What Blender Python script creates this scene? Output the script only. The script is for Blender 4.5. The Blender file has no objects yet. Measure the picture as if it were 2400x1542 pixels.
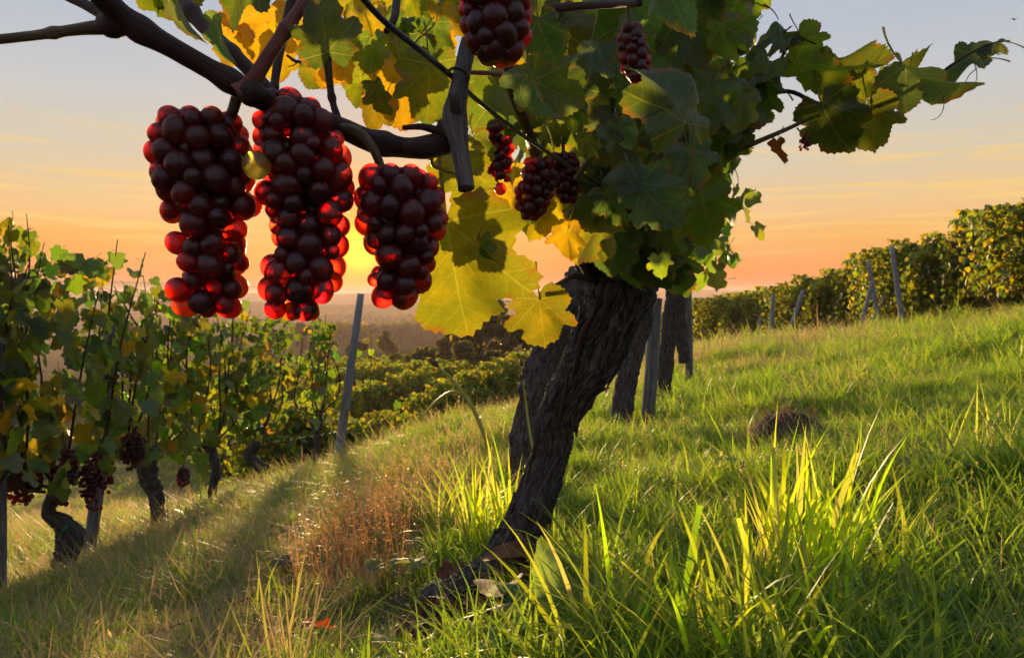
import bpy, math, random
import numpy as np
from mathutils import Vector, Matrix, Euler

# ------------------------------------------------------------------ camera, sky, sun, exposure
sc = bpy.context.scene
F_PX = 1733.0                                   # focal length in pixels of the 2400 px wide picture
PITCH = math.atan((771.0 - 688.0) / F_PX)       # horizon a little above the middle
cam_d = bpy.data.cameras.new('camera')
cam = bpy.data.objects.new('camera', cam_d)
sc.collection.objects.link(cam)
sc.camera = cam
cam.location = (0, 0, 0)
cam.rotation_euler = (math.pi / 2 - PITCH, 0, 0)
cam_d.sensor_width = 36.0
cam_d.lens = 36.0 * F_PX / 2400.0
cam_d.clip_start = 0.02
cam_d.clip_end = 20000.0
cam_d.dof.use_dof = True
cam_d.dof.focus_distance = 0.62
cam_d.dof.aperture_fstop = 26.0

def ray(u, v):
    r = (u - 1200.0) / F_PX
    t = (771.0 - v) / F_PX
    cp, sp = math.cos(PITCH), math.sin(PITCH)
    return Vector((r, cp + t * sp, -sp + t * cp))

def at(u, v, Y):
    """a point Y metres ahead of the camera that the photograph shows at pixel (u, v)"""
    d = ray(u, v)
    return d * (Y / d.y)

SUN_DIR = ray(842, 584).normalized()
SUN_AZ = math.atan2(SUN_DIR.x, SUN_DIR.y)
SUN_EL = math.asin(SUN_DIR.z)

def srgb(r, g, b):
    f = lambda c: c / 12.92 if c <= 0.04045 else ((c + 0.055) / 1.055) ** 2.4
    return (f(r / 255.0), f(g / 255.0), f(b / 255.0), 1.0)

world = bpy.data.worlds.new('World')
sc.world = world
world.use_nodes = True

class NT:
    """small helper to write node trees"""
    def __init__(s, tree):
        s.t = tree
    def n(s, kind, **kw):
        nd = s.t.nodes.new(kind)
        for k, v in kw.items():
            setattr(nd, k, v)
        return nd
    def link(s, a, b):
        s.t.links.new(a, b)
    def _in(s, sock, v):
        if v is None:
            return
        if hasattr(v, 'is_output'):
            s.link(v, sock)
        else:
            sock.default_value = v
    def math(s, op, a, b=None, c=None, clamp=False):
        nd = s.n('ShaderNodeMath', operation=op, use_clamp=clamp)
        s._in(nd.inputs[0], a)
        s._in(nd.inputs[1], b)
        s._in(nd.inputs[2], c)
        return nd.outputs[0]
    def mix(s, fac, a, b, blend='MIX'):
        nd = s.n('ShaderNodeMix', data_type='RGBA', blend_type=blend)
        s._in(nd.inputs[0], fac)
        s._in(nd.inputs[6], a)
        s._in(nd.inputs[7], b)
        return nd.outputs[2]
    def ramp(s, fac, stops, interp='LINEAR'):
        nd = s.n('ShaderNodeValToRGB')
        cr = nd.color_ramp
        cr.interpolation = interp
        while len(cr.elements) < len(stops):
            cr.elements.new(0.5)
        for e, (p, c) in zip(cr.elements, stops):
            e.position = p
            e.color = c
        s._in(nd.inputs[0], fac)
        return nd.outputs[0]
    def smooth(s, v, a, b):
        nd = s.n('ShaderNodeMapRange', interpolation_type='SMOOTHSTEP')
        s._in(nd.inputs[0], v)
        nd.inputs[1].default_value = a
        nd.inputs[2].default_value = b
        nd.inputs[3].default_value = 0.0
        nd.inputs[4].default_value = 1.0
        return nd.outputs[0]
    def noise(s, vec, scale, detail=3.0, rough=0.55, dist=0.0):
        nd = s.n('ShaderNodeTexNoise')
        s._in(nd.inputs['Vector'], vec)
        nd.inputs['Scale'].default_value = scale
        nd.inputs['Detail'].default_value = detail
        nd.inputs['Roughness'].default_value = rough
        nd.inputs['Distortion'].default_value = dist
        return nd.outputs['Fac']
    def mapping(s, vec, scale=(1, 1, 1), rot=(0, 0, 0), loc=(0, 0, 0)):
        nd = s.n('ShaderNodeMapping')
        s._in(nd.inputs[0], vec)
        nd.inputs[1].default_value = loc
        nd.inputs[2].default_value = rot
        nd.inputs[3].default_value = scale
        return nd.outputs[0]

def build_sky():
    k = NT(world.node_tree)
    bg = world.node_tree.nodes['Background']
    sky = k.n('ShaderNodeTexSky', sky_type='NISHITA', sun_disc=False)
    sky.sun_elevation = SUN_EL
    sky.sun_rotation = SUN_AZ
    sky.dust_density = 2.0
    tc = k.n('ShaderNodeTexCoord').outputs['Generated']
    sep = k.n('ShaderNodeSeparateXYZ')
    k.link(tc, sep.inputs[0])
    el = k.math('MULTIPLY', k.math('ARCSINE', sep.outputs[2]), 2.0 / math.pi)      # 0 horizon .. 1 zenith
    d = lambda deg: deg / 90.0
    # hazy evening sky: pink at the horizon, orange, gold, cream, pale blue grey, blue above
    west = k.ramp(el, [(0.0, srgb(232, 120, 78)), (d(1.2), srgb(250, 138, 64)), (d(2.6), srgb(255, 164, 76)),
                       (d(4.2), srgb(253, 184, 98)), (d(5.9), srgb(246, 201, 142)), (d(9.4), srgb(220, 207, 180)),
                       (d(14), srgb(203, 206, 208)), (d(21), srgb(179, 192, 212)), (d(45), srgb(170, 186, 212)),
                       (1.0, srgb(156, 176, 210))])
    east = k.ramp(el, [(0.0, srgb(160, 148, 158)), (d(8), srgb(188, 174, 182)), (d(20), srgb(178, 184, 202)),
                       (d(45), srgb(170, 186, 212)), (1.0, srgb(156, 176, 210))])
    dt = k.n('ShaderNodeVectorMath', operation='DOT_PRODUCT')
    k.link(tc, dt.inputs[0])
    dt.inputs[1].default_value = SUN_DIR
    dot = dt.outputs['Value']
    side = k.smooth(dot, -0.35, 0.72)
    col = k.mix(side, east, west)
    # thin streaks of cloud low in the sky
    st = k.noise(k.mapping(tc, scale=(1.5, 1.5, 34.0), rot=(0.02, 0.03, 0)), 3.0, 5.0, 0.55, 0.6)
    band = k.math('MULTIPLY', k.smooth(el, d(1.5), d(6.0)), k.math('SUBTRACT', 1.0, k.smooth(el, d(8.0), d(13.0))))
    streak = k.math('MULTIPLY', k.math('MULTIPLY', k.smooth(st, 0.47, 0.66), band), 0.75)
    col = k.mix(streak, col, srgb(255, 214, 132))
    haze = k.noise(k.mapping(tc, scale=(1, 1, 5.0)), 2.2, 4.0, 0.5)
    col = k.mix(k.math('MULTIPLY', k.smooth(haze, 0.45, 0.75), 0.16), col, srgb(232, 222, 214))
    # the glow round the low sun
    pos = k.math('MAXIMUM', dot, 0.0)
    g1 = k.math('POWER', pos, 70.0)
    g2 = k.math('POWER', pos, 520.0)
    g3 = k.math('POWER', pos, 4000.0)
    col = k.mix(k.math('MULTIPLY', g1, 0.6), col, (1.05, 0.47, 0.085, 1))
    col = k.mix(k.math('MULTIPLY', g2, 0.85), col, (1.12, 0.60, 0.03, 1))
    col = k.mix(k.math('MULTIPLY', g3, 0.95), col, (2.6, 1.75, 0.10, 1))
    # the physical sky gives a share of the light, so the west stays the brighter side
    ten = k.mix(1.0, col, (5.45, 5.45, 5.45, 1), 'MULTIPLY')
    phys = k.mix(1.0, sky.outputs[0], (0.025, 0.025, 0.025, 1), 'MULTIPLY')
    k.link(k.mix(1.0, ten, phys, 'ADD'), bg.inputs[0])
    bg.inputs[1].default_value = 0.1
build_sky()

sun_d = bpy.data.lights.new('sun', 'SUN')
sun_d.energy = 5.0
sun_d.angle = math.radians(1.8)
sun_d.color = (1.0, 0.70, 0.36)
sun = bpy.data.objects.new('sun', sun_d)
sc.collection.objects.link(sun)
sun.rotation_euler = SUN_DIR.to_track_quat('Z', 'Y').to_euler()
sun.location = (-40, 190, 60)

vs = sc.view_settings
vs.view_transform = 'Standard'
vs.look = 'None'
vs.gamma = 1.0
vs.use_curve_mapping = False
vs.exposure = 0.78
cy = sc.cycles
cy.max_bounces = 7
cy.diffuse_bounces = 4
cy.glossy_bounces = 2
cy.transmission_bounces = 6
cy.volume_bounces = 0
cy.use_light_tree = False
cy.use_adaptive_sampling = True
cy.adaptive_threshold = 0.03
cy.sample_clamp_indirect = 6.0
cy.caustics_reflective = False
cy.caustics_refractive = False

rng = np.random.default_rng(11)
random.seed(4)

# ------------------------------------------------------------------ helpers
COL = sc.collection

def tag(o, label=None, category=None, group=None, kind=None):
    if label: o['label'] = label
    if category: o['category'] = category
    if group: o['group'] = group
    if kind: o['kind'] = kind
    return o

def empty(name, loc, label=None, category=None, group=None):
    o = bpy.data.objects.new(name, None)
    o.empty_display_size = 0.05
    COL.objects.link(o)
    o.location = loc
    return tag(o, label, category, group)

def link_obj(name, me, parent=None, world_mat=None, color=None):
    """link a mesh; world_mat places it in the world, whatever its parent"""
    o = bpy.data.objects.new(name, me)
    COL.objects.link(o)
    if parent is not None:
        o.parent = parent
        pm = Matrix.LocRotScale(parent.location, parent.rotation_euler, parent.scale)
        if parent.parent is not None:
            g = parent.parent
            pm = Matrix.LocRotScale(g.location, g.rotation_euler, g.scale) @ pm
        o.matrix_basis = pm.inverted() @ (world_mat if world_mat is not None else Matrix.Identity(4))
    elif world_mat is not None:
        o.matrix_basis = world_mat
    if color is not None:
        o.color = (*color[:3], 1.0)
    return o

def mesh_np(name, verts, faces, mat=None, smooth=True, uv=None, attrs=None):
    """faces: list of index arrays of shape (n,3) and/or (n,4)"""
    verts = np.asarray(verts, dtype=np.float32)
    me = bpy.data.meshes.new(name)
    if not isinstance(faces, (list, tuple)):
        faces = [faces]
    faces = [np.asarray(f, dtype=np.int32) for f in faces if len(f)]
    nl = sum(f.size for f in faces)
    nf = sum(len(f) for f in faces)
    me.vertices.add(len(verts))
    me.vertices.foreach_set('co', verts.ravel())
    me.loops.add(nl)
    idx = np.concatenate([f.ravel() for f in faces])
    me.loops.foreach_set('vertex_index', idx)
    me.polygons.add(nf)
    tot = np.concatenate([np.full(len(f), f.shape[1], np.int32) for f in faces])
    start = np.concatenate([[0], np.cumsum(tot)[:-1]]).astype(np.int32)
    me.polygons.foreach_set('loop_start', start)
    me.polygons.foreach_set('loop_total', tot)
    me.polygons.foreach_set('use_smooth', np.full(nf, bool(smooth)))
    if uv is not None:
        l = me.uv_layers.new(name='UVMap')
        l.data.foreach_set('uv', np.asarray(uv, np.float32)[idx].ravel())
    for an, (kind, arr) in (attrs or {}).items():
        a = me.attributes.new(an, kind, 'POINT')
        if kind == 'FLOAT':
            a.data.foreach_set('value', np.asarray(arr, np.float32).ravel())
        elif kind == 'FLOAT_COLOR':
            a.data.foreach_set('color', np.asarray(arr, np.float32).ravel())
        elif kind == 'FLOAT_VECTOR':
            a.data.foreach_set('vector', np.asarray(arr, np.float32).ravel())
        elif kind == 'INT':
            a.data.foreach_set('value', np.asarray(arr, np.int32).ravel())
    me.validate()
    me.update()
    if mat is not None:
        me.materials.append(mat)
    return me

def _hash(ix, iy, iz, seed):
    h = (ix * 374761393 + iy * 668265263 + iz * 2147483647 + seed * 1274126177) & 0xFFFFFFFF
    h = ((h ^ (h >> 13)) * 1274126177) & 0xFFFFFFFF
    h = h ^ (h >> 16)
    return (h & 0xFFFFFF) / float(0xFFFFFF)

def vnoise(x, y, z=0.0, seed=0):
    x, y, z = np.broadcast_arrays(np.asarray(x, float), np.asarray(y, float), np.asarray(z, float))
    ix, iy, iz = np.floor(x).astype(np.int64), np.floor(y).astype(np.int64), np.floor(z).astype(np.int64)
    fx, fy, fz = x - ix, y - iy, z - iz
    sx, sy, sz = (f * f * (3 - 2 * f) for f in (fx, fy, fz))
    out = 0
    for dx in (0, 1):
        for dy in (0, 1):
            for dz in (0, 1):
                w = (sx if dx else 1 - sx) * (sy if dy else 1 - sy) * (sz if dz else 1 - sz)
                out = out + w * _hash(ix + dx, iy + dy, iz + dz, seed)
    return out

def fbm(x, y, z=0.0, seed=0, octaves=4):
    a, s, t = 0.5, 0.0, 0.0
    for o in range(octaves):
        s = s + a * vnoise(np.asarray(x) * 2 ** o, np.asarray(y) * 2 ** o, np.asarray(z) * 2 ** o, seed + o * 17)
        t += a
        a *= 0.5
    return s / t

def spline(pts, n):
    """Catmull-Rom through rows of any width"""
    p = np.asarray(pts, float)
    if len(p) == 2:
        t = np.linspace(0, 1, n)[:, None]
        return p[0] * (1 - t) + p[1] * t
    e = np.vstack([2 * p[0] - p[1], p, 2 * p[-1] - p[-2]])
    u = np.linspace(0, len(p) - 1 - 1e-9, n)
    i = u.astype(int)
    t = (u - i)[:, None]
    a, b, c, d = e[i], e[i + 1], e[i + 2], e[i + 3]
    return 0.5 * (2 * b + (c - a) * t + (2 * a - 5 * b + 4 * c - d) * t ** 2 + (3 * b - a - 3 * c + d) * t ** 3)

def frames(path):
    t = np.gradient(path, axis=0)
    t /= np.linalg.norm(t, axis=1)[:, None] + 1e-12
    n = np.zeros_like(t)
    ref = np.array([0, 1, 0.]) if abs(t[0][1]) < 0.9 else np.array([1., 0, 0])
    n0 = np.cross(t[0], ref)
    n[0] = n0 / np.linalg.norm(n0)
    for k in range(1, len(t)):
        v = n[k - 1] - t[k] * np.dot(n[k - 1], t[k])
        n[k] = v / (np.linalg.norm(v) + 1e-12)
    return t, n, np.cross(t, n)

def tube(pts, n=24, seg=10, wob=0.0, seed=0, caps=True, node=0.0):
    """pts rows (x, y, z, radius) -> verts, [quads, tris], uv"""
    s = spline(pts, n)
    path, r = s[:, :3], np.maximum(s[:, 3], 1e-4)
    t, a, b = frames(path)
    ang = np.linspace(0, 2 * np.pi, seg, endpoint=False)
    ln = np.concatenate([[0], np.cumsum(np.linalg.norm(np.diff(path, axis=0), axis=1))])
    A, L = np.meshgrid(ang, ln)
    if node:
        ph = (ln + .3 * node) / node
        r = r * (1 + .30 * np.exp(-(((ph - np.round(ph)) * node) / (r * 1.1)) ** 2))
    R = np.repeat(r[:, None], seg, 1)
    if wob:
        R = R * (1 + wob * (fbm(np.cos(A) * 1.5 + 9, np.sin(A) * 1.5 + 5, L / (r.mean() * 4), seed) - 0.5) * 2)
    V = path[:, None, :] + R[:, :, None] * (np.cos(A)[:, :, None] * a[:, None, :] + np.sin(A)[:, :, None] * b[:, None, :])
    V = V.reshape(-1, 3)
    i = np.arange(n - 1)[:, None] * seg
    j = np.arange(seg)[None, :]
    q = np.stack([i + j, i + (j + 1) % seg, i + seg + (j + 1) % seg, i + seg + j], -1).reshape(-1, 4)
    uv = np.stack([A / (2 * np.pi), L], -1).reshape(-1, 2)
    tr = np.zeros((0, 3), int)
    if caps:
        c0, c1 = len(V), len(V) + 1
        V = np.vstack([V, path[0], path[-1]])
        uv = np.vstack([uv, [0.5, ln[0]], [0.5, ln[-1]]])
        jj = np.arange(seg)
        e = (n - 1) * seg
        tr = np.vstack([np.stack([np.full(seg, c0), (jj + 1) % seg, jj], -1),
                        np.stack([np.full(seg, c1), e + jj, e + (jj + 1) % seg], -1)])
    return V, [q, tr], uv

def merge(parts):
    """join (verts, faces, uv) triples"""
    V, Q, T, U, off = [], [], [], [], 0
    for v, fs, uv in parts:
        V.append(v)
        U.append(uv)
        for f in fs:
            f = np.asarray(f)
            if len(f):
                (Q if f.shape[1] == 4 else T).append(f + off)
        off += len(v)
    fs = []
    if Q: fs.append(np.vstack(Q))
    if T: fs.append(np.vstack(T))
    return np.vstack(V), fs, np.vstack(U)

def tube_obj(name, pts, mat, parent=None, n=24, seg=10, wob=0.0, seed=0, origin=None, node=0.0):
    v, f, uv = tube(pts, n, seg, wob, seed, True, node)
    o0 = np.array(origin if origin is not None else v.mean(0))
    me = mesh_np(name, v - o0, f, mat, True, uv)
    return link_obj(name, me, parent, Matrix.Translation(Vector(o0)))

def px_path(rows):
    """rows (u, v, Y, radius in pixels) -> (x, y, z, radius)"""
    out = []
    for u, v, Y, rp in rows:
        p = at(u, v, Y)
        out.append((p.x, p.y, p.z, rp / F_PX * Y))
    return out

ORD = ('first second third fourth fifth sixth seventh eighth ninth tenth eleventh twelfth thirteenth fourteenth fifteenth '
       'sixteenth seventeenth eighteenth nineteenth twentieth').split()

# ------------------------------------------------------------------ materials
def new_mat(name):
    m = bpy.data.materials.new(name)
    m.use_nodes = True
    m.node_tree.nodes.clear()
    k = NT(m.node_tree)
    out = k.n('ShaderNodeOutputMaterial')
    return m, k, out

def principled(k, col, rough, spec=0.5, normal=None):
    b = k.n('ShaderNodeBsdfPrincipled')
    k._in(b.inputs['Base Color'], col)
    k._in(b.inputs['Roughness'], rough)
    k._in(b.inputs['Specular IOR Level'], spec)
    if normal is not None:
        k.link(normal, b.inputs['Normal'])
    return b

def bump(k, h, strength=0.3, dist=0.002):
    b = k.n('ShaderNodeBump')
    b.inputs['Strength'].default_value = strength
    b.inputs['Distance'].default_value = dist
    k.link(h, b.inputs['Height'])
    return b.outputs[0]

def trans_mix(k, out, front, tcol, fac, normal=None):
    t = k.n('ShaderNodeBsdfTranslucent')
    k._in(t.inputs[0], tcol)
    if normal is not None:
        k.link(normal, t.inputs['Normal'])
    mx = k.n('ShaderNodeMixShader')
    k._in(mx.inputs[0], fac)
    k.link(front.outputs[0], mx.inputs[1])
    k.link(t.outputs[0], mx.inputs[2])
    k.link(mx.outputs[0], out.inputs[0])

def vein_mask(k):
    """the five main veins and their side veins, in the leaf's own plane"""
    uv = k.n('ShaderNodeUVMap').outputs[0]
    sep = k.n('ShaderNodeSeparateXYZ')
    k.link(uv, sep.inputs[0])
    x = k.math('MULTIPLY', k.math('SUBTRACT', sep.outputs[0], 0.5), 2.0)
    y = k.math('SUBTRACT', k.math('MULTIPLY', sep.outputs[1], 1.6), 0.4)
    ax = k.math('ABSOLUTE', x)
    best = None
    for deg in (0, 47, 100):
        a = math.radians(deg)
        sx, cyy = math.sin(a), math.cos(a)
        along = k.math('ADD', k.math('MULTIPLY', ax, sx), k.math('MULTIPLY', y, cyy))
        perp = k.math('ABSOLUTE', k.math('SUBTRACT', k.math('MULTIPLY', ax, cyy), k.math('MULTIPLY', y, sx)))
        w = k.math('MULTIPLY_ADD', along, -0.008, 0.014)
        w = k.math('MAXIMUM', w, 0.004)
        line = k.math('SUBTRACT', 1.0, k.math('DIVIDE', perp, w), clamp=True)
        line = k.math('MULTIPLY', line, k.math('GREATER_THAN', along, -0.02))
        # side veins: a herringbone beside this vein
        hb = k.math('FRACT', k.math('MULTIPLY', k.math('SUBTRACT', along, k.math('MULTIPLY', perp, 0.9)), 6.5))
        hb = k.math('ABSOLUTE', k.math('SUBTRACT', hb, 0.5))
        hb = k.math('SUBTRACT', 1.0, k.math('DIVIDE', hb, 0.045), clamp=True)
        near = k.math('LESS_THAN', perp, k.math('MULTIPLY', along, 0.42))
        hb = k.math('MULTIPLY', k.math('MULTIPLY', hb, near), 0.55)
        line = k.math('MAXIMUM', line, hb)
        best = line if best is None else k.math('MAXIMUM', best, line)
    return uv, best

def leaf_material(name, source='OBJECT', veins=True):
    m, k, out = new_mat(name)
    if source == 'OBJECT':
        base = k.n('ShaderNodeObjectInfo').outputs['Color']
    else:
        base = k.n('ShaderNodeAttribute', attribute_name='tint').outputs['Color']
    geo = k.n('ShaderNodeNewGeometry')
    tco = k.n('ShaderNodeTexCoord')
    oi = k.n('ShaderNodeObjectInfo')
    if veins:
        uv, vm = vein_mask(k)
        off = k.n('ShaderNodeVectorMath', operation='ADD')
        k.link(uv, off.inputs[0])
        cmb = k.n('ShaderNodeCombineXYZ')
        k.link(k.math('MULTIPLY', oi.outputs['Random'], 37.0), cmb.inputs[0])
        k.link(k.math('MULTIPLY', oi.outputs['Random'], 91.0), cmb.inputs[1])
        k.link(cmb.outputs[0], off.inputs[1])
        vec = off.outputs[0]
        n1 = k.noise(vec, 3.2, 4.0, 0.6, 0.5)
        n2 = k.noise(vec, 26.0, 3.0, 0.6)
        col = k.mix(k.math('MULTIPLY', k.smooth(n1, 0.42, 0.7), 0.55), base, k.mix(1.0, base, (2.1, 1.55, 0.8, 1), 'MULTIPLY'))
        col = k.mix(k.math('MULTIPLY', k.smooth(n2, 0.5, 0.75), 0.35), col, k.mix(1.0, col, (0.62, 0.85, 0.6, 1), 'MULTIPLY'))
        cell = k.n('ShaderNodeTexVoronoi', feature='DISTANCE_TO_EDGE')
        k.link(vec, cell.inputs['Vector'])
        cell.inputs['Scale'].default_value = 30.0
        net = k.math('SUBTRACT', 1.0, k.smooth(cell.outputs['Distance'], 0.0, 0.12))
        col = k.mix(k.math('MULTIPLY', net, 0.3), col, k.mix(1.0, col, (0.55, 0.6, 0.6, 1), 'MULTIPLY'))
        edge = k.math('MULTIPLY', k.smooth(k.n('ShaderNodeAttribute', attribute_name='rim').outputs['Fac'], 0.80, 1.0), k.smooth(k.noise(vec, 5.0, 3.0, 0.6), 0.48, 0.62))
        col = k.mix(k.math('MULTIPLY', edge, 0.85), col, (0.11, 0.05, 0.018, 1))
        spots = k.smooth(k.noise(vec, 9.0, 2.0, 0.5), 0.66, 0.72)
        col = k.mix(k.math('MULTIPLY', spots, 0.7), col, (0.10, 0.045, 0.015, 1))
        vcol = k.mix(1.0, k.mix(0.5, col, (0.16, 0.17, 0.06, 1)), (1.2, 1.2, 1.2, 1), 'MULTIPLY')
        col = k.mix(k.math('MULTIPLY', vm, 0.55), col, vcol)
        h = k.math('ADD', k.math('MULTIPLY', vm, 0.8), k.math('MULTIPLY', n2, 0.5))
        nrm = bump(k, h, 0.35, 0.004)
    else:
        vec = tco.outputs['Object']
        n1 = k.noise(vec, 9.0, 2.0, 0.6)
        col = k.mix(k.math('MULTIPLY', n1, 0.5), base, k.mix(1.0, base, (1.5, 1.25, 0.8, 1), 'MULTIPLY'))
        nrm = None
    tr = k.mix(1.0, col, (4.8, 3.7, 0.9, 1), 'MULTIPLY')
    if veins:
        tr = k.mix(k.math('MULTIPLY', vm, 0.25), tr, (0.75, 0.62, 0.10, 1))
    hsv = k.n('ShaderNodeMix', data_type='RGBA', blend_type='DARKEN')
    hsv.inputs[0].default_value = 1.0
    k.link(tr, hsv.inputs[6])
    hsv.inputs[7].default_value = (0.88, 0.74, 0.10, 1)
    fr = principled(k, col, 0.48, 0.5, nrm)
    trans_mix(k, out, fr, hsv.outputs[2], 0.5)
    return m

M = {}
M['leaf'] = leaf_material('vine_leaf')
def dead_leaf_material():
    m, k, out = new_mat('dead_leaf')
    uv, vm = vein_mask(k)
    n = k.noise(uv, 6.0, 5.0, 0.65, 0.6)
    col = k.mix(k.smooth(n, .3, .7), (0.075, 0.026, 0.014, 1), (0.19, 0.085, 0.042, 1))
    col = k.mix(k.math('MULTIPLY', vm, .4), col, (0.24, 0.13, 0.07, 1))
    b = principled(k, col, 0.7, 0.3, bump(k, k.math('ADD', vm, n), .6, .006))
    k.link(b.outputs[0], out.inputs[0])
    return m
M['dead'] = dead_leaf_material()
M['leaf_plain'] = leaf_material('vine_leaf_small', 'OBJECT', False)
M['crown'] = leaf_material('vine_crown', 'ATTR', False)

def grape_material():
    m, k, out = new_mat('grape_skin')
    base = k.n('ShaderNodeObjectInfo').outputs['Color']
    oi = k.n('ShaderNodeObjectInfo')
    tco = k.n('ShaderNodeTexCoord').outputs['Object']
    off = k.n('ShaderNodeVectorMath', operation='ADD')
    k.link(tco, off.inputs[0])
    cmb = k.n('ShaderNodeCombineXYZ')
    k.link(k.math('MULTIPLY', oi.outputs['Random'], 50.0), cmb.inputs[0])
    k.link(cmb.outputs[0], off.inputs[1])
    bloom = k.noise(off.outputs[0], 2.2, 5.0, 0.65, 0.4)
    speck = k.smooth(k.noise(off.outputs[0], 17.0, 2.0, 0.5), 0.66, 0.72)
    skin = k.mix(k.smooth(bloom, 0.35, 0.72), (0.022, 0.009, 0.013, 1), (0.10, 0.066, 0.076, 1))
    skin = k.mix(k.math('MULTIPLY', speck, 0.6), skin, (0.20, 0.15, 0.12, 1))
    skin = k.mix(0.35, skin, k.mix(1.0, base, (0.12, 0.12, 0.12, 1), 'MULTIPLY'))
    fr = principled(k, skin, k.math('MULTIPLY_ADD', bloom, 0.35, 0.10), 0.9, bump(k, k.noise(off.outputs[0], 5.0, 3.0, 0.5), 0.12, 0.06))
    # the flesh lets light straight through, blurred and reddened at each skin
    flesh = k.n('ShaderNodeBsdfRefraction')
    flesh.inputs['Roughness'].default_value = 0.75
    flesh.inputs['IOR'].default_value = 1.05
    k.link(k.mix(k.math('MULTIPLY', k.smooth(bloom, .4, .8), 0.35), base, k.mix(1.0, base, (0.6, 0.5, 0.5, 1), 'MULTIPLY')), flesh.inputs['Color'])
    mx = k.n('ShaderNodeMixShader')
    mx.inputs[0].default_value = 0.585
    k.link(fr.outputs[0], mx.inputs[1])
    glow = k.n('ShaderNodeBsdfTranslucent')
    k.link(base, glow.inputs[0])
    m2 = k.n('ShaderNodeMixShader')
    m2.inputs[0].default_value = 0.40
    k.link(flesh.outputs[0], m2.inputs[1])
    k.link(glow.outputs[0], m2.inputs[2])
    k.link(m2.outputs[0], mx.inputs[2])
    k.link(mx.outputs[0], out.inputs[0])
    return m
M['grape'] = grape_material()

def bark_material(name, dark, light, su=9.0, sv=16.0, strength=0.8, rough=0.9):
    m, k, out = new_mat(name)
    uv = k.n('ShaderNodeUVMap').outputs[0]
    tco = k.n('ShaderNodeTexCoord').outputs['Object']
    warp = k.noise(tco, 14.0, 3.0, 0.6)
    add = k.n('ShaderNodeVectorMath', operation='ADD')
    k.link(k.mapping(uv, scale=(su, sv, 1)), add.inputs[0])
    sc_ = k.n('ShaderNodeVectorMath', operation='SCALE')
    k.link(k.n('ShaderNodeTexNoise').outputs['Color'], sc_.inputs[0])
    sc_.inputs['Scale'].default_value = 0.6
    k.link(sc_.outputs[0], add.inputs[1])
    n1 = k.noise(add.outputs[0], 2.0, 6.0, 0.62, 0.8)
    n2 = k.noise(tco, 60.0, 4.0, 0.6)
    col = k.mix(k.smooth(n1, 0.35, 0.68), dark, light)
    lich = k.smooth(k.noise(tco, 26.0, 4.0, 0.6), 0.62, 0.72)
    col = k.mix(k.math('MULTIPLY', lich, 0.4), col, (0.16, 0.16, 0.15, 1))
    h = k.math('ADD', n1, k.math('MULTIPLY', n2, 0.3))
    b = principled(k, col, rough, 0.25, bump(k, h, strength, 0.006))
    k.link(b.outputs[0], out.inputs[0])
    return m
M['bark'] = bark_material('old_vine_bark', (0.020, 0.016, 0.014, 1), (0.135, 0.118, 0.110, 1), 34.0, 13.0, 1.0)
M['cane'] = bark_material('cane_bark', (0.028, 0.012, 0.009, 1), (0.062, 0.030, 0.022, 1), 14.0, 9.0, 0.45, 0.6)
M['cane_grey'] = bark_material('dry_cane_bark', (0.06, 0.05, 0.048, 1), (0.19, 0.165, 0.155, 1), 16.0, 8.0, 0.6, 0.8)
M['shoot'] = bark_material('green_shoot_skin', (0.07, 0.05, 0.025, 1), (0.16, 0.12, 0.06, 1), 8.0, 30.0, 0.2, 0.55)
M['shoot_red'] = bark_material('red_shoot_skin', (0.10, 0.025, 0.018, 1), (0.19, 0.06, 0.035, 1), 8.0, 30.0, 0.2, 0.55)
M['wood'] = bark_material('grey_post_wood', (0.08, 0.078, 0.08, 1), (0.21, 0.205, 0.21, 1), 10.0, 3.0, 0.5, 0.85)

def plain(name, col, rough=0.7, spec=0.4, metal=0.0, var=0.3, scale=20.0):
    m, k, out = new_mat(name)
    tco = k.n('ShaderNodeTexCoord').outputs['Object']
    n = k.noise(tco, scale, 4.0, 0.6)
    c = k.mix(k.math('MULTIPLY', n, var * 2), col, (col[0] * .5, col[1] * .5, col[2] * .5, 1))
    b = principled(k, c, rough, spec, bump(k, n, 0.2, 0.002))
    b.inputs['Metallic'].default_value = metal
    k.link(b.outputs[0], out.inputs[0])
    return m
M['wire'] = plain('wire_steel', (0.03, 0.03, 0.033, 1), 0.5)
M['rod'] = plain('stake_metal', (0.13, 0.10, 0.08, 1), 0.5, 0.5, 0.3)
M['post'] = plain('post_concrete', (0.24, 0.26, 0.30, 1), 0.8, 0.3, 0, 0.3, 9.0)
M['tie'] = plain('green_tie', (0.01, 0.10, 0.06, 1), 0.5)
M['bird'] = plain('bird_dark', (0.02, 0.02, 0.025, 1), 0.8)

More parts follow.
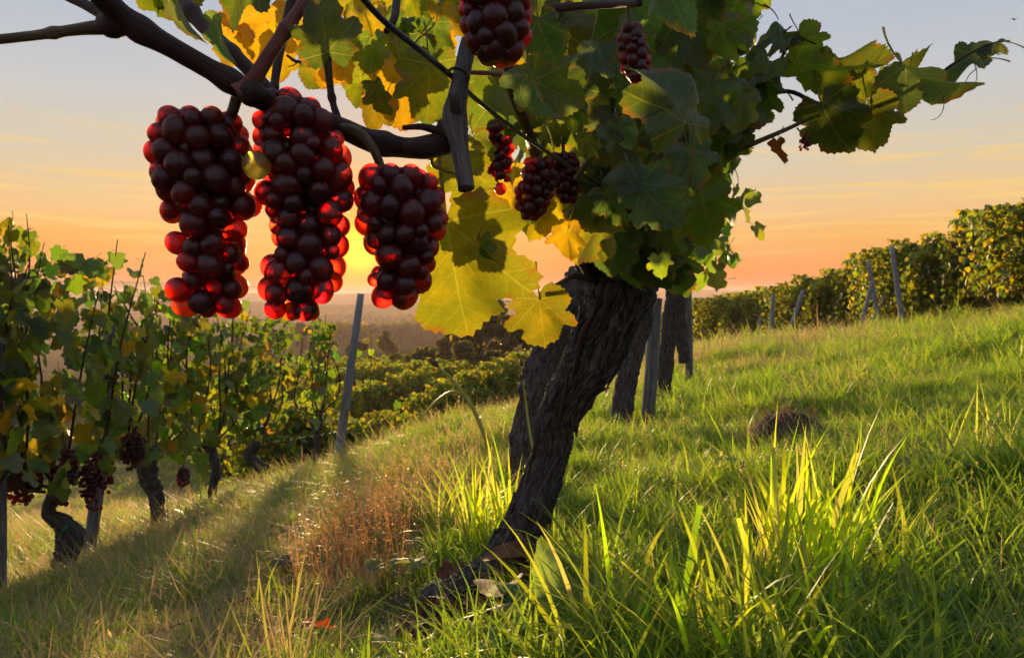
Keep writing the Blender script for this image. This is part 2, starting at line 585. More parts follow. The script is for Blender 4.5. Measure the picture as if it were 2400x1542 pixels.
def grass_material(name, ga, gb, dry, inst=True, trans=0.5):
    m, k, out = new_mat(name)
    at_ = k.n('ShaderNodeAttribute', attribute_name='blade').outputs['Color']
    sep = k.n('ShaderNodeSeparateColor')
    k.link(at_, sep.inputs[0])
    rnd, t, dr = sep.outputs[0], sep.outputs[1], sep.outputs[2]
    col = k.mix(rnd, ga, gb)
    dryness = dr
    if inst:
        ia = k.n('ShaderNodeAttribute', attribute_name='dry', attribute_type='INSTANCER')
        dryness = k.math('ADD', dr, k.math('SUBTRACT', ia.outputs['Fac'], 0.5))
        dryness = k.smooth(dryness, 0.35, 0.75)
        oi = k.n('ShaderNodeObjectInfo').outputs['Random']
        col = k.mix(k.math('MULTIPLY', oi, 0.5), col, k.mix(1.0, col, (1.35, 1.05, 0.8, 1), 'MULTIPLY'))
    dcol = k.mix(rnd, dry, (dry[0] * 1.5, dry[1] * 1.35, dry[2] * 1.2, 1))
    col = k.mix(dryness, col, dcol)
    tr = k.mix(1.0, col, (5.2, 4.2, 1.0, 1), 'MULTIPLY')
    tr = k.mix(dryness, tr, k.mix(1.0, dcol, (2.2, 1.75, 1.1, 1), 'MULTIPLY'))
    dk = k.n('ShaderNodeMix', data_type='RGBA', blend_type='DARKEN')
    dk.inputs[0].default_value = 1.0
    k.link(tr, dk.inputs[6])
    dk.inputs[7].default_value = (0.86, 0.86, 0.45, 1)
    fr = principled(k, col, 0.42, 0.5)
    trans_mix(k, out, fr, dk.outputs[2], trans)
    return m
DRY = (0.27, 0.235, 0.15, 1)
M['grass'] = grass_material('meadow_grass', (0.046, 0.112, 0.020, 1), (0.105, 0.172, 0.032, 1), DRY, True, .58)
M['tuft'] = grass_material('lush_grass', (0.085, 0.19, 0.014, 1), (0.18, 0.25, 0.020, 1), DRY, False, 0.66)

def ground_material():
    m, k, out = new_mat('ground_soil')
    pos = k.n('ShaderNodeNewGeometry').outputs['Position']
    n1 = k.noise(pos, 1.7, 5.0, 0.6)
    n2 = k.noise(pos, 22.0, 4.0, 0.65)
    n3 = k.noise(pos, 0.02, 3.0, 0.5)
    c = k.mix(k.smooth(n1, 0.35, 0.65), (0.035, 0.045, 0.014, 1), (0.085, 0.07, 0.035, 1))
    c = k.mix(k.math('MULTIPLY', k.smooth(n2, 0.4, 0.7), 0.5), c, (0.03, 0.022, 0.015, 1))
    dist = k.n('ShaderNodeVectorMath', operation='LENGTH')
    k.link(pos, dist.inputs[0])
    far = k.smooth(dist.outputs['Value'], 18.0, 60.0)
    # fields and meadows further off
    vo = k.n('ShaderNodeTexVoronoi')
    k.link(k.mapping(pos, scale=(1, 0.45, 0.0), rot=(0, 0, 0.4)), vo.inputs['Vector'])
    vo.inputs['Scale'].default_value = 0.009
    fld = k.ramp(k.n('ShaderNodeSeparateColor').outputs[0], [(0, (0, 0, 0, 1)), (1, (1, 1, 1, 1))])
    sepc = k.n('ShaderNodeSeparateColor')
    k.link(vo.outputs['Color'], sepc.inputs[0])
    fld = k.ramp(sepc.outputs[0], [(0.0, (0.06, 0.085, 0.02, 1)), (0.35, (0.10, 0.10, 0.03, 1)), (0.6, (0.10, 0.10, 0.035, 1)),
                                  (0.8, (0.05, 0.07, 0.02, 1)), (1.0, (0.09, 0.075, 0.035, 1))], 'CONSTANT')
    fld = k.mix(1.0, k.mix(k.math('MULTIPLY', n3, 0.5), fld, (0.07, 0.075, 0.025, 1)), (0.6, 0.65, 0.6, 1), 'MULTIPLY')
    c = k.mix(far, c, fld)
    b = principled(k, c, 1.0, 0.0, bump(k, n2, 0.6, 0.02))
    k.link(b.outputs[0], out.inputs[0])
    return m
M['ground'] = ground_material()

# ------------------------------------------------------------------ the terrain
CTRL = np.array([
    (0, 0, -.55), (.7, 1.0, -.50), (.6, 1.5, -.57), (-.16, 1.75, -.76), (0, 1.38, -.68), (-1.49, 2.15, -1.06),
    (-.7, 1.9, -.88), (.08, 2.9, -.75), (.62, 4.2, -.80), (1.13, 5.6, -.86), (1.18, 3.14, -.62), (2.2, 3.0, -.45),
    (-2.3, 3.8, -1.47), (-2.38, 5, -1.65), (-2.3, 7, -1.85), (-1.9, 8.4, -2.0), (-.577, 5, -.98), (-.17, 6, -.98),
    (-1.25, 4.2, -1.18), (-1.4, 6.5, -1.55), (-.5, 8, -1.6), (0, 10, -1.95), (-2.67, 14, -4.35), (-3.6, 11.5, -3.6), (.8, 28, -4.1), (-1, 20, -4.0),
    (8.66, 12.5, -.375), (9.56, 18, -.85), (8.7, 24, -1.76), (7.5, 29, -2.1), (3.5, 8, -.70), (3.05, 12, -.98),
    (3.4, 18, -1.9), (5, 8, -.45), (12, 14, 0), (14, 25, -.4), (6, 3, .5), (-5, 3, -2.0), (-6, 8, -2.8), (-8, 15, -4.5),
    (-20, 20, -8), (-10, 40, -6.3), (5, 45, -5.2), (20, 40, -1), (25, 20, 1.5), (0, -5, -.2), (-6, -4, -1.4), (6, -4, .7),
    (10, 0, 1.3), (-12, 80, -9.5), (-30, 130, -13), (-35, 200, -16), (-60, 100, -17), (-60, 500, -34), (60, 60, 1),
    (20, 90, -7), (40, 150, -9), (150, 200, 2), (60, 400, -26), (-150, 300, -32), (-120, -100, -14), (120, -100, 12),
    (0, -100, 2), (200, 0, 16), (-200, 0, -26), (-100, 1000, -46), (300, 900, -42), (-700, 700, -46), (800, 500, -10),
    (-200, 3000, -66), (1500, 2500, -60), (-2500, 2000, -64), (0, 7000, -74), (6000, 4000, -66), (-6000, 4000, -70),
    (-6000, -4000, -60), (6000, -4000, -20), (0, -7000, -40)], float)

def _comp(x, y):
    r = np.hypot(x, y) + 1e-9
    s = np.log1p(r / 2.5) / r
    return x * s, y * s

def _tps():
    cx, cyv = _comp(CTRL[:, 0], CTRL[:, 1])
    d2 = (cx[:, None] - cx[None]) ** 2 + (cyv[:, None] - cyv[None]) ** 2
    K = 0.5 * d2 * np.log(d2 + 1e-12)
    n = len(cx)
    A = np.zeros((n + 3, n + 3))
    A[:n, :n] = K + np.eye(n) * 2e-3
    Pm = np.stack([np.ones(n), cx, cyv], 1)
    A[:n, n:] = Pm
    A[n:, :n] = Pm.T
    # relief is compressed together with the distance, so that far valleys do not bend the near slope
    zz = CTRL[:, 2] / (1 + np.hypot(CTRL[:, 0], CTRL[:, 1]) / 6.0)
    w = np.linalg.solve(A, np.concatenate([zz, np.zeros(3)]))
    return cx, cyv, w
_CX, _CY, _W = _tps()

def gz(x, y, rough=True):
    x = np.asarray(x, float)
    y = np.asarray(y, float)
    shp = x.shape
    x, y = x.ravel(), y.ravel()
    px, py = _comp(x, y)
    out = np.empty(len(x))
    for s in range(0, len(x), 20000):
        e = s + 20000
        d2 = (px[s:e, None] - _CX) ** 2 + (py[s:e, None] - _CY) ** 2
        out[s:e] = (0.5 * d2 * np.log(d2 + 1e-12)) @ _W[:-3] + _W[-3] + _W[-2] * px[s:e] + _W[-1] * py[s:e]
    r = np.hypot(x, y)
    out *= (1 + r / 6.0)
    if rough:
        amp = np.clip(r / 40.0, 0.02, 0.35)
        out = out + (fbm(x * 1.3 + 40, y * 1.3 + 40, 0, 3, 3) - 0.5) * 0.10
        out = out + (fbm(x * 0.12 + 70, y * 0.12 + 30, 0, 5, 2) - 0.5) * amp * np.clip((r - 8) / 30, 0, 1)
    return out.reshape(shp)

def gz1(x, y):
    return float(gz(np.array([x]), np.array([y]))[0])

def build_ground():
    front = np.radians(np.arange(-75, 75.01, 0.6))
    back = np.radians(np.arange(79, 281.1, 4.0))
    ang = np.concatenate([front, back])
    rad = np.concatenate([[0.0], np.geomspace(0.25, 9000, 210)])
    A, R = np.meshgrid(ang, rad)
    X, Y = np.sin(A) * R, np.cos(A) * R
    Z = gz(X, Y)
    na, nr = len(ang), len(rad)
    V = np.stack([X, Y, Z], -1).reshape(-1, 3)
    i = np.arange(nr - 1)[:, None] * na
    j = np.arange(na)[None, :]
    q = np.stack([i + j, i + (j + 1) % na, i + na + (j + 1) % na, i + na + j], -1).reshape(-1, 4)[:, ::-1]
    me = mesh_np('ground', V, [q], M['ground'])
    return tag(link_obj('ground', me), kind='structure')
build_ground()

# ------------------------------------------------------------------ leaf meshes
HALF = np.array([(0.0, 0.0), (0.07, -0.12), (0.20, -0.24), (0.38, -0.23), (0.50, -0.10), (0.56, 0.03), (0.47, 0.13), (0.43, 0.20),
                 (0.55, 0.28), (0.63, 0.42), (0.57, 0.53), (0.40, 0.53), (0.33, 0.56), (0.34, 0.70), (0.24, 0.84), (0.10, 0.93), (0.0, 1.02)])

def leaf_outline(n, seed, serr, lobes=1.0):
    r = np.random.default_rng(seed)
    h = HALF.copy()
    conv = np.array([(0.55 * math.sin(a) * 1.05, 0.38 - 0.6 * math.cos(a)) for a in np.linspace(0.25, math.pi, len(h))])
    conv[0] = (0, 0)
    h = h * lobes + conv * (1 - lobes)
    def side(j):
        g = h + r.normal(0, 0.025, h.shape) * (np.arange(len(h)) % (len(h) - 1) > 0)[:, None]
        s = spline(g, n // 2 + 1)
        s[0], s[-1] = (0, 0), (0, 1.0)
        return s
    R, L = side(0), side(1)
    L[:, 0] *= -1
    out = np.vstack([R[:-1], L[::-1][:-1]])
    if serr:
        c = np.array([0, 0.3])
        k = np.arange(len(out))
        amp = serr * (((k % 2) * 2 - 1) * (0.6 + 0.8 * r.random(len(out))))
        amp[0] = 0
        out = c + (out - c) * (1 + amp)[:, None]
        out[0] = (0, 0)
    return out

def leaf_mesh(name, mat, n=40, rings=(0.35, 0.68, 0.9, 1.0), seed=0, serr=0.03, lobes=0.85, fold=0.15, droop=0.25, ripple=0.05,
              petiole=True, width=1.0, thick=True):
    r = np.random.default_rng(seed + 50)
    o = leaf_outline(n, seed, serr, lobes)
    o[:, 0] *= width
    n = len(o)
    c = np.array([0, 0.22])
    pts = [c[None]]
    for f in rings:
        sm = o if f == 1.0 else o * 0.75 + 0.25 * np.roll(o, 1, 0)
        pts.append(c + (sm - c) * f)
    P2 = np.vstack(pts)
    x, y = P2[:, 0], P2[:, 1]
    th = np.arctan2(x, y + 0.05)
    rr = np.hypot(x, y)
    z = fold * np.abs(x) - droop * np.maximum(y, -0.1) ** 2 * np.sign(y + 0.1) - 0.35 * droop * x ** 2
    z += ripple * rr * np.sin(th * 6 + r.random() * 6) + ripple * 0.8 * rr ** 2 * np.sin(th * 3 + r.random() * 6)
    z += 0.13 * (vnoise(x * 4 + seed * 3.1, y * 4 + 7.7, 0, seed) - 0.5)
    V = np.stack([x, y, z], 1)
    tris = [np.stack([np.zeros(n, int), 1 + np.arange(n), 1 + (np.arange(n) + 1) % n], 1)]
    quads = []
    for k in range(len(rings) - 1):
        a, b = 1 + k * n, 1 + (k + 1) * n
        j = np.arange(n)
        quads.append(np.stack([a + j, b + j, b + (j + 1) % n, a + (j + 1) % n], 1))
    uv = np.stack([x / width * 0.5 + 0.5, (y + 0.4) / 1.6], 1)
    rim = np.concatenate([[0.0]] + [np.full(n, f) for f in rings])
    parts = [(V, [np.vstack(quads)[:, ::-1], tris[0][:, ::-1]], uv)]
    if petiole:
        pt = tube([(0, 0.02, 0.0, 0.013), (0, -0.2, -0.03, 0.014), (0.02, -0.45, -0.14, 0.015), (0.02, -0.62, -0.26, 0.02)], 6, 5)
        parts.append((pt[0], pt[1], np.tile([0.5, 0.3], (len(pt[0]), 1))))
    v, f, uv = merge(parts)
    rim = np.concatenate([rim, np.zeros(len(v) - len(rim))])
    return mesh_np(name, v, f, mat, True, uv, {'rim': ('FLOAT', rim)})

HERO = [leaf_mesh('vine_leaf', M['leaf'], 96, (0.3, 0.6, 0.85, 1.0), s, 0.026, l, fo, dr, rp, True, w)
        for s, l, fo, dr, rp, w in ((1, .85, .2, .34, .11, 1.0), (2, .72, -.2, .5, .15, 1.0), (3, .98, .32, .28, .12, 1.0),
                                    (4, .66, .2, .75, .18, .95), (5, .85, -.34, .45, .18, .92), (6, .95, .6, .55, .12, .85), (7, .9, -.5, .9, .16, .9), (8, 1.0, .3, .6, .2, .95))]
MID = [leaf_mesh('vine_leaf', M['leaf_plain'], 24, (0.55, 1.0), s + 20, 0.05, l, fo, dr, 0.07, True, 1.0)
       for s, l, fo, dr in ((1, .8, .2, .3), (2, .6, -.1, .5), (3, .9, .3, .2), (4, .7, .15, .6))]

DEAD = [leaf_mesh('dead_leaf', M['dead'], 60, (0.3, 0.6, 0.85, 1.0), s + 70, 0.02, .8, fo, dr, .3, True, .9) for s, fo, dr in ((1, .5, .9), (2, -.5, .8), (3, .8, .5))]

def leaf_matrix(P, phi, roll, pitch, size, flip=False, mirror=False):
    """junction at P, tip at image angle phi (0 up, 90 right), blade turned to the camera then rolled and pitched"""
    c = (-P).normalized()
    R = Vector((1, 0, 0))
    T = Vector((math.sin(phi), 0, math.cos(phi)))
    T = (T - c * T.dot(c)).normalized()
    N = c if not flip else -c
    X = T.cross(N)
    B = Matrix((X, T, N)).transposed().to_4x4()
    loc = Matrix.Rotation(roll, 4, 'Y') @ Matrix.Rotation(pitch, 4, 'X')
    return Matrix.Translation(P) @ B @ loc @ Matrix.Diagonal((size * (-1 if mirror else 1), size, size, 1))

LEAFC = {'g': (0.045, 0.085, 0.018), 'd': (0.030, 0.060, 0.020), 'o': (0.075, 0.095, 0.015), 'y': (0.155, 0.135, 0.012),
         'Y': (0.22, 0.145, 0.012), 't': (0.045, 0.085, 0.050), 'l': (0.085, 0.15, 0.03), 'b': (0.09, 0.04, 0.018)}  # t is bluer than g, the sky's sheen put into the leaf colour

def jitter(c, r, a=0.2):
    return tuple(max(0.004, v * (1 + a * (r.random() * 2 - 1))) for v in c)

# ------------------------------------------------------------------ the vine in front
VINE = empty('grapevine', at(1040, 1440, 1.76), 'old leaning grapevine in front, gnarled dark trunk under yellow and green leaves', 'grapevine')
lr = np.random.default_rng(5)
n_leaf = [0]

def hero(u0, v0, u1, v1, Y, c, roll=0, pitch=0, var=None, parent=None, sz=1.0):
    p = at(u0, v0, Y)
    L = math.hypot(u1 - u0, v1 - v0) / F_PX * Y / max(0.62, math.cos(math.radians(pitch))) * sz
    phi = math.atan2(u1 - u0, -(v1 - v0))
    me = HERO[(n_leaf[0] * 5 + 1) % len(HERO) if var is None else var]
    L *= 0.86 if (Y > 1.15 and u0 > 1690) else (0.72 if (v0 < 560 and u0 > 1100) else 0.80 if v0 < 400 else 0.9)
    n_leaf[0] += 1
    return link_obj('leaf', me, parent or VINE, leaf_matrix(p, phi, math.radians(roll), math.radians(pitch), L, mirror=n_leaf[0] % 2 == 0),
                    jitter((LEAFC[c][0] * .72, LEAFC[c][1] * .78, LEAFC[c][2] * 1.25) if (1110 < u0 < 1690 and v0 < 520 and c in 'godt') else LEAFC[c], lr, 0.15))  # right canopy's shade put into the leaf colour: darker and bluer

HEROES = [
    # the yellow leaves that hang beside the third bunch and before the trunk
    (1045, 520, 1070, 880, .72, 'o', 12, -14, 0), (1060, 535, 1170, 625, .78, 'o', -35, 0, 0), (1264, 700, 1276, 845, 1.12, 'o', 5, -10, 2),
    (1200, 436, 1205, 575, .95, 'y', 20, 5), (1278, 468, 1252, 605, .97, 'y', -20, 5), (1332, 535, 1325, 645, 1.0, 'Y', 25, 0),
    (1240, 490, 1245, 590, 1.04, 'g', 10, 0), (1125, 560, 1135, 630, .70, 'd', 55, 0), 
    (1085, 380, 1095, 530, .72, 'o', 10, 0, 0), (1080, 330, 1012, 460, .75, 'o', -10, 10, 1), (1110, 320, 1140, 420, .8, 'g', 20, 0),
    # the leaves over the main cane
    (628, 20, 590, 190, .66, 'Y', 8, 0, 0), (545, 62, 492, 175, .64, 'y', 20, 0, 1), (655, 105, 650, 208, .69, 'Y', -5, 10, 3),
    (700, 40, 640, 110, .7, 'y', 30, 0), (590, -75, 520, 58, .42, 'd', 35, 20, 4), (365, -60, 402, 96, .56, 'o', 25, 0, 1),
    (412, -15, 420, 118, .50, 't', 68, 0, 5), (517, 50, 500, 165, .49, 't', 72, 0, 5), (440, -50, 350, 30, .58, 'd', 10, 10),
    (768, 118, 738, 228, .60, 'y', 10, 0, 3), (770, 120, 842, 205, .61, 'Y', -10, 0, 1), (766, 122, 745, -35, .50, 'd', 10, 10, 2),
    (865, 15, 838, 120, .64, 'y', 10, 0), (872, 88, 885, 190, .60, 'g', -20, 0), (962, 115, 868, 235, .66, 'o', 15, 0, 3),
    (935, 150, 948, 345, .64, 'y', 0, 0, 0), (1005, 150, 1012, 335, .60, 'g', -15, 0, 2), (960, -10, 990, 80, .72, 'o', 0, 0),
    (1032, 30, 1038, 150, .74, 'y', 20, 0), (1022, 52, 1008, 158, .66, 'd', 20, 0, 3), (850, 178, 818, 270, .68, 'o', 10, 0),
    (900, 230, 850, 320, .63, 'o', 0, 0, 3), (905, 40, 940, 130, .66, 'd', 25, 0), (985, 80, 905, 165, .66, 'd', 0, 20),
    (1060, -20, 1075, 70, .78, 'o', 0, 0), (880, 200, 900, 290, .6, 'd', 30, 0),
    # the big leaves on the right, close to the camera
    (1612, 285, 1570, 5, .52, 'g', 42, -15, 4), (1555, -70, 1612, 92, .42, 't', 22, 25, 4), (1238, 175, 1280, 345, .62, 't', 52, 0, 5),
    (1248, 190, 1405, 258, .69, 'g', 10, 20, 0), (1262, 45, 1305, 180, .60, 'd', 20, 10, 3), (1345, 245, 1335, 340, .73, 'g', 15, 0),
    (1372, 325, 1402, 398, .70, 'o', 45, 0), (1505, 415, 1415, 428, .76, 't', 20, 35, 3), (1498, 430, 1612, 575, .75, 't', 15, 10, 1),
    (1612, 345, 1652, 480, .80, 't', 10, 10, 0), (1602, 352, 1545, 420, .82, 't', 20, 10, 4), (1545, 604, 1552, 655, .90, 'l', 0, 20, 2),
    (1745, 222, 1715, 325, 1.0, 't', 10, 20, 3), (1450, 290, 1482, 370, .8, 't', 15, 10), (1440, 335, 1385, 290, .8, 't', 20, 20),
    (1592, 262, 1500, 305, .85, 'g', 10, 30), (1402, 572, 1408, 625, 1.1, 'g', 10, 0), (1480, 210, 1440, 290, .9, 'g', 0, 0),
    (1690, 55, 1702, 185, .9, 'd', 25, 0), (1640, -30, 1700, 60, .8, 'd', 10, 20), (1570, 380, 1560, 470, .9, 'g', 20, 0),
    (1700, -60, 1690, 40, .8, 'd', 0, 20), (1320, 190, 1380, 330, .75, 'd', 20, 0), (1420, 450, 1470, 560, .85, 'd', 20, 10),
    # dark leaves round the head of the trunk
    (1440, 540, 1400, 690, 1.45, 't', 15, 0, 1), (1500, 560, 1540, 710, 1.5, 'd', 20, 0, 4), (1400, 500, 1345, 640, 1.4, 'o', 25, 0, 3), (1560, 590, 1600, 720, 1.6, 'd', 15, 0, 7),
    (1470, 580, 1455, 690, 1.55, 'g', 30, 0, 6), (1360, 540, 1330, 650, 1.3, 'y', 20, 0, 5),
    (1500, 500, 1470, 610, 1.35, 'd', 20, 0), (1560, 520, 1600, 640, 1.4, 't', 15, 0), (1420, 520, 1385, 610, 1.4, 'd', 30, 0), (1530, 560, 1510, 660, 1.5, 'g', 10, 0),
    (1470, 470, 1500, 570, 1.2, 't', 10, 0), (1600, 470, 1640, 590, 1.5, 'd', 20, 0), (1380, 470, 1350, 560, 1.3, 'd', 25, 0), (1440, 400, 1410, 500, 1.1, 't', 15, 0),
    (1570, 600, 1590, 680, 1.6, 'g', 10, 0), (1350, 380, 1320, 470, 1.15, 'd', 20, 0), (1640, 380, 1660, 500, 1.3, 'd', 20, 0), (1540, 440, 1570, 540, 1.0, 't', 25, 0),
    # the shoot that reaches out to the right
    (1925, 242, 1986, 392, 1.2, 'd', 15, 0, 1), (2035, 248, 2058, 378, 1.24, 'g', 0, 0, 2), (1935, 145, 2080, 190, 1.26, 'd', 58, 5, 3),
    (2012, 175, 2000, 268, 1.28, 'g', 0, 0, 3), (2130, 180, 2120, 278, 1.25, 'o', 0, 0, 1), (2120, 155, 2262, 272, 1.2, 't', 52, 0, 5),
    (2108, 150, 2190, 126, 1.28, 'g', 62, 0), (2296, 138, 2188, 158, 1.25, 'd', 55, 0), (2344, 98, 2252, 106, 1.25, 'g', 62, 0),
    (1876, 82, 1928, 168, 1.25, 'g', 10, 0, 2), (1874, 74, 1796, 72, 1.25, 'd', 64, 0), (1834, 88, 1704, 108, 1.25, 'd', 68, 0),
    (1856, 148, 1952, 256, 1.22, 'g', 50, 0, 1), (1806, 188, 1690, 138, 1.22, 'g', 50, 0), (1792, 200, 1762, 302, 1.22, 'd', 10, 0),
    (1722, 188, 1702, 292, 1.2, 'g', 0, 0), (1742, -30, 1700, 62, 1.2, 'd', 0, 0), (1762, -25, 1756, 62, 1.25, 'g', 0, 0),
    (1702, 330, 1728, 384, 1.2, 'g', 0, 0), (1822, 330, 1815, 392, 1.25, 'b', 55, 0), (1742, 308, 1772, 335, 1.2, 'd', 0, 0),
    (1770, 240, 1812, 300, 1.3, 'd', 10, 0), (1960, 260, 1925, 320, 1.28, 'd', 20, 0), (2085, 200, 2060, 262, 1.3, 'd', 20, 0),
    (1960, 200, 1930, 262, 1.3, 'g', 20, 10), (1785, 150, 1720, 200, 1.26, 'd', 0, 20), (2060, 180, 2100, 250, 1.3, 'g', 0, 0),
]
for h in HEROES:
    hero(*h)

def fill(n, u0, u1, v0, v1, Y0, Y1, codes, size=(0.085, 0.125), keep=None):
    k = 0
    while k < n:
        u, v, Y = lr.uniform(u0, u1), lr.uniform(v0, v1), lr.uniform(Y0, Y1)
        if keep is not None and not keep(u, v):
            continue
        k += 1
        p = at(u, v, Y)
        phi = math.pi + lr.normal(0, 0.75)
        mt = leaf_matrix(p, phi, lr.normal(0, 0.6), lr.normal(0.1, 0.5), lr.uniform(*size), mirror=lr.random() < 0.5)
        link_obj('leaf', HERO[int(lr.integers(len(HERO)))], VINE, mt, jitter(LEAFC[codes[int(lr.integers(len(codes)))]], lr))

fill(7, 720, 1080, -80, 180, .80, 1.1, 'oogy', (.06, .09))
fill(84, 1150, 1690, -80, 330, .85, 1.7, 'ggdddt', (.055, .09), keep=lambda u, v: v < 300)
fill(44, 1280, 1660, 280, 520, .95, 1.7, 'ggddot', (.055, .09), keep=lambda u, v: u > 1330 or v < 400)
fill(14, 1640, 1720, -60, 380, 1.1, 1.6, 'gdd')
fill(6, 1160, 1330, 400, 480, 1.15, 1.35, 'yyo', (.06, .09))

# --- trunk
def gnarled(rows, n=140, seg=72, seed=0, amp=0.16, fine=True):
    """a twisted, fibrous trunk swept along rows (x, y, z, radius)"""
    s = spline(rows, n)
    path, r = s[:, :3], s[:, 3]
    t, a, b = frames(path)
    ang = np.linspace(0, 2 * np.pi, seg, endpoint=False)
    ln = np.concatenate([[0], np.cumsum(np.linalg.norm(np.diff(path, axis=0), axis=1))])
    A, L = np.meshgrid(ang, ln)
    rm = r.mean()
    tw = A + L / rm * 0.22 + 0.8 * (vnoise(L / rm * 0.5, 3.3, 0, seed) - 0.5)
    big = fbm(np.cos(tw) * 1.3 + 10, np.sin(tw) * 1.3 + 10, L / rm * 0.35, seed, 3) - 0.5
    wx = np.cos(tw) * 5 + 20
    wy = np.sin(tw) * 5 + 20
    wl = L / rm * 0.55
    warp = fbm(wx * .5, wy * .5, wl * 2.5, seed + 3, 3) * 1.6
    rid = 1 - np.abs(2 * fbm(wx * 1.25 + warp * 1.5, wy * 1.25 + warp, wl * 1.7, seed + 7, 4) - 1)
    rid2 = 1 - np.abs(2 * fbm(wx * 2.8 + warp * 2, wy * 2.8 - warp * 2, wl * 4.5, seed + 9, 3) - 1)
    knot = np.clip(fbm(np.cos(tw) * 1.1 + 30, np.sin(tw) * 1.1 + 30, L / rm * 0.55, seed + 21, 2) - .56, 0, 1)
    disp = 1 + amp * 2.6 * big + amp * 6.0 * knot + (amp * 1.5 * (rid ** 3 - 0.45) + amp * 0.75 * (rid2 ** 2 - 0.4) if fine else 0)
    R = r[:, None] * disp
    V = path[:, None] + R[..., None] * (np.cos(A)[..., None] * a[:, None] + np.sin(A)[..., None] * b[:, None])
    V = V.reshape(-1, 3)
    i = np.arange(n - 1)[:, None] * seg
    j = np.arange(seg)[None]
    q = np.stack([i + j, i + (j + 1) % seg, i + seg + (j + 1) % seg, i + seg + j], -1).reshape(-1, 4)
    uv = np.stack([A / (2 * np.pi), L], -1).reshape(-1, 2)
    c0 = len(V)
    V = np.vstack([V, path[0], path[-1]])
    uv = np.vstack([uv, [.5, 0], [.5, ln[-1]]])
    jj = np.arange(seg)
    e = (n - 1) * seg
    tr = np.vstack([np.stack([np.full(seg, c0), (jj + 1) % seg, jj], -1), np.stack([np.full(seg, c0 + 1), e + jj, e + (jj + 1) % seg], -1)])
    return V, [q, tr], uv

def gnarled_obj(name, rows, parent, mat, **kw):
    v, f, uv = gnarled(rows, **kw)
    o0 = np.array(rows[0][:3])
    return link_obj(name, mesh_np(name, v - o0, f, mat, True, uv), parent, Matrix.Translation(Vector(o0)))

TR = px_path([(975, 1490, 1.58, 40), (1040, 1438, 1.66, 58), (1108, 1392, 1.75, 56), (1172, 1325, 1.80, 46), (1226, 1245, 1.82, 48), (1260, 1150, 1.82, 43),
              (1292, 1060, 1.83, 40), (1306, 985, 1.82, 45), (1350, 905, 1.80, 48), (1384, 850, 1.79, 58), (1414, 775, 1.78, 63), (1440, 705, 1.77, 66),
              (1452, 640, 1.77, 66), (1448, 560, 1.75, 56), (1430, 480, 1.70, 46), (1415, 400, 1.62, 38)])
gnarled_obj('trunk', TR, VINE, M['bark'], n=380, seg=170, seed=3, amp=0.125)
_ts = spline(TR, 200)
_tt, _ta, _tb = frames(_ts[:, :3])
for k in range(46):         # shaggy strips that peel off the trunk
    i0 = int(lr.integers(20, 165))
    m = int(lr.integers(8, 22))
    a0 = lr.uniform(0, 6.283)
    rows = []
    for q in range(5):
        i = min(i0 + m * q // 4, 199)
        aa = a0 + q * .06 + lr.normal(0, .05)
        lift = 1.06 + (.10 + .12 * lr.random()) * (abs(q - 2) / 2) ** 2
        p = _ts[i, :3] + _ts[i, 3] * lift * (math.cos(aa) * _ta[i] + math.sin(aa) * _tb[i])
        rows.append((*p, (.0045 if q in (1, 2, 3) else .0015) * lr.uniform(.6, 1.2)))
    tube_obj('bark_strip', rows, M['bark'], VINE, 14, 6, .5, k)
# arms of the head, up into the leaves
gnarled_obj('arm', px_path([(1430, 650, 1.77, 50), (1392, 570, 1.74, 42), (1370, 490, 1.66, 36), (1350, 400, 1.55, 30), (1320, 310, 1.42, 22)]), VINE, M['bark'], n=90, seg=48, seed=8, amp=0.16)
gnarled_obj('arm', px_path([(1470, 670, 1.79, 58), (1520, 600, 1.80, 50), (1552, 520, 1.82, 42), (1575, 430, 1.85, 32), (1590, 350, 1.88, 24)]), VINE, M['bark'], n=80, seg=48, seed=9, amp=0.16)
gnarled_obj('arm', px_path([(1420, 690, 1.76, 30), (1400, 650, 1.76, 26), (1372, 600, 1.74, 20), (1345, 560, 1.70, 15)]), VINE, M['bark'], n=50, seg=40, seed=12, amp=0.16)
# peeling strips of bark that catch the sun
for k, (rows, w) in enumerate((([(1405, 690, 1.72), (1388, 740, 1.715), (1362, 790, 1.725), (1352, 840, 1.73), (1345, 880, 1.745)], 7),
                               ([(1330, 880, 1.75), (1322, 930, 1.752), (1310, 985, 1.755)], 6),
                               ([(1262, 1010, 1.78), (1250, 1060, 1.77), (1238, 1110, 1.77)], 5))):
    tube_obj('bark_strip', px_path([(u, v, Y, w * (0.5 if i in (0, len(rows) - 1) else 1)) for i, (u, v, Y) in enumerate(rows)]),
             M['cane'], VINE, 26, 7, 0.6, k)

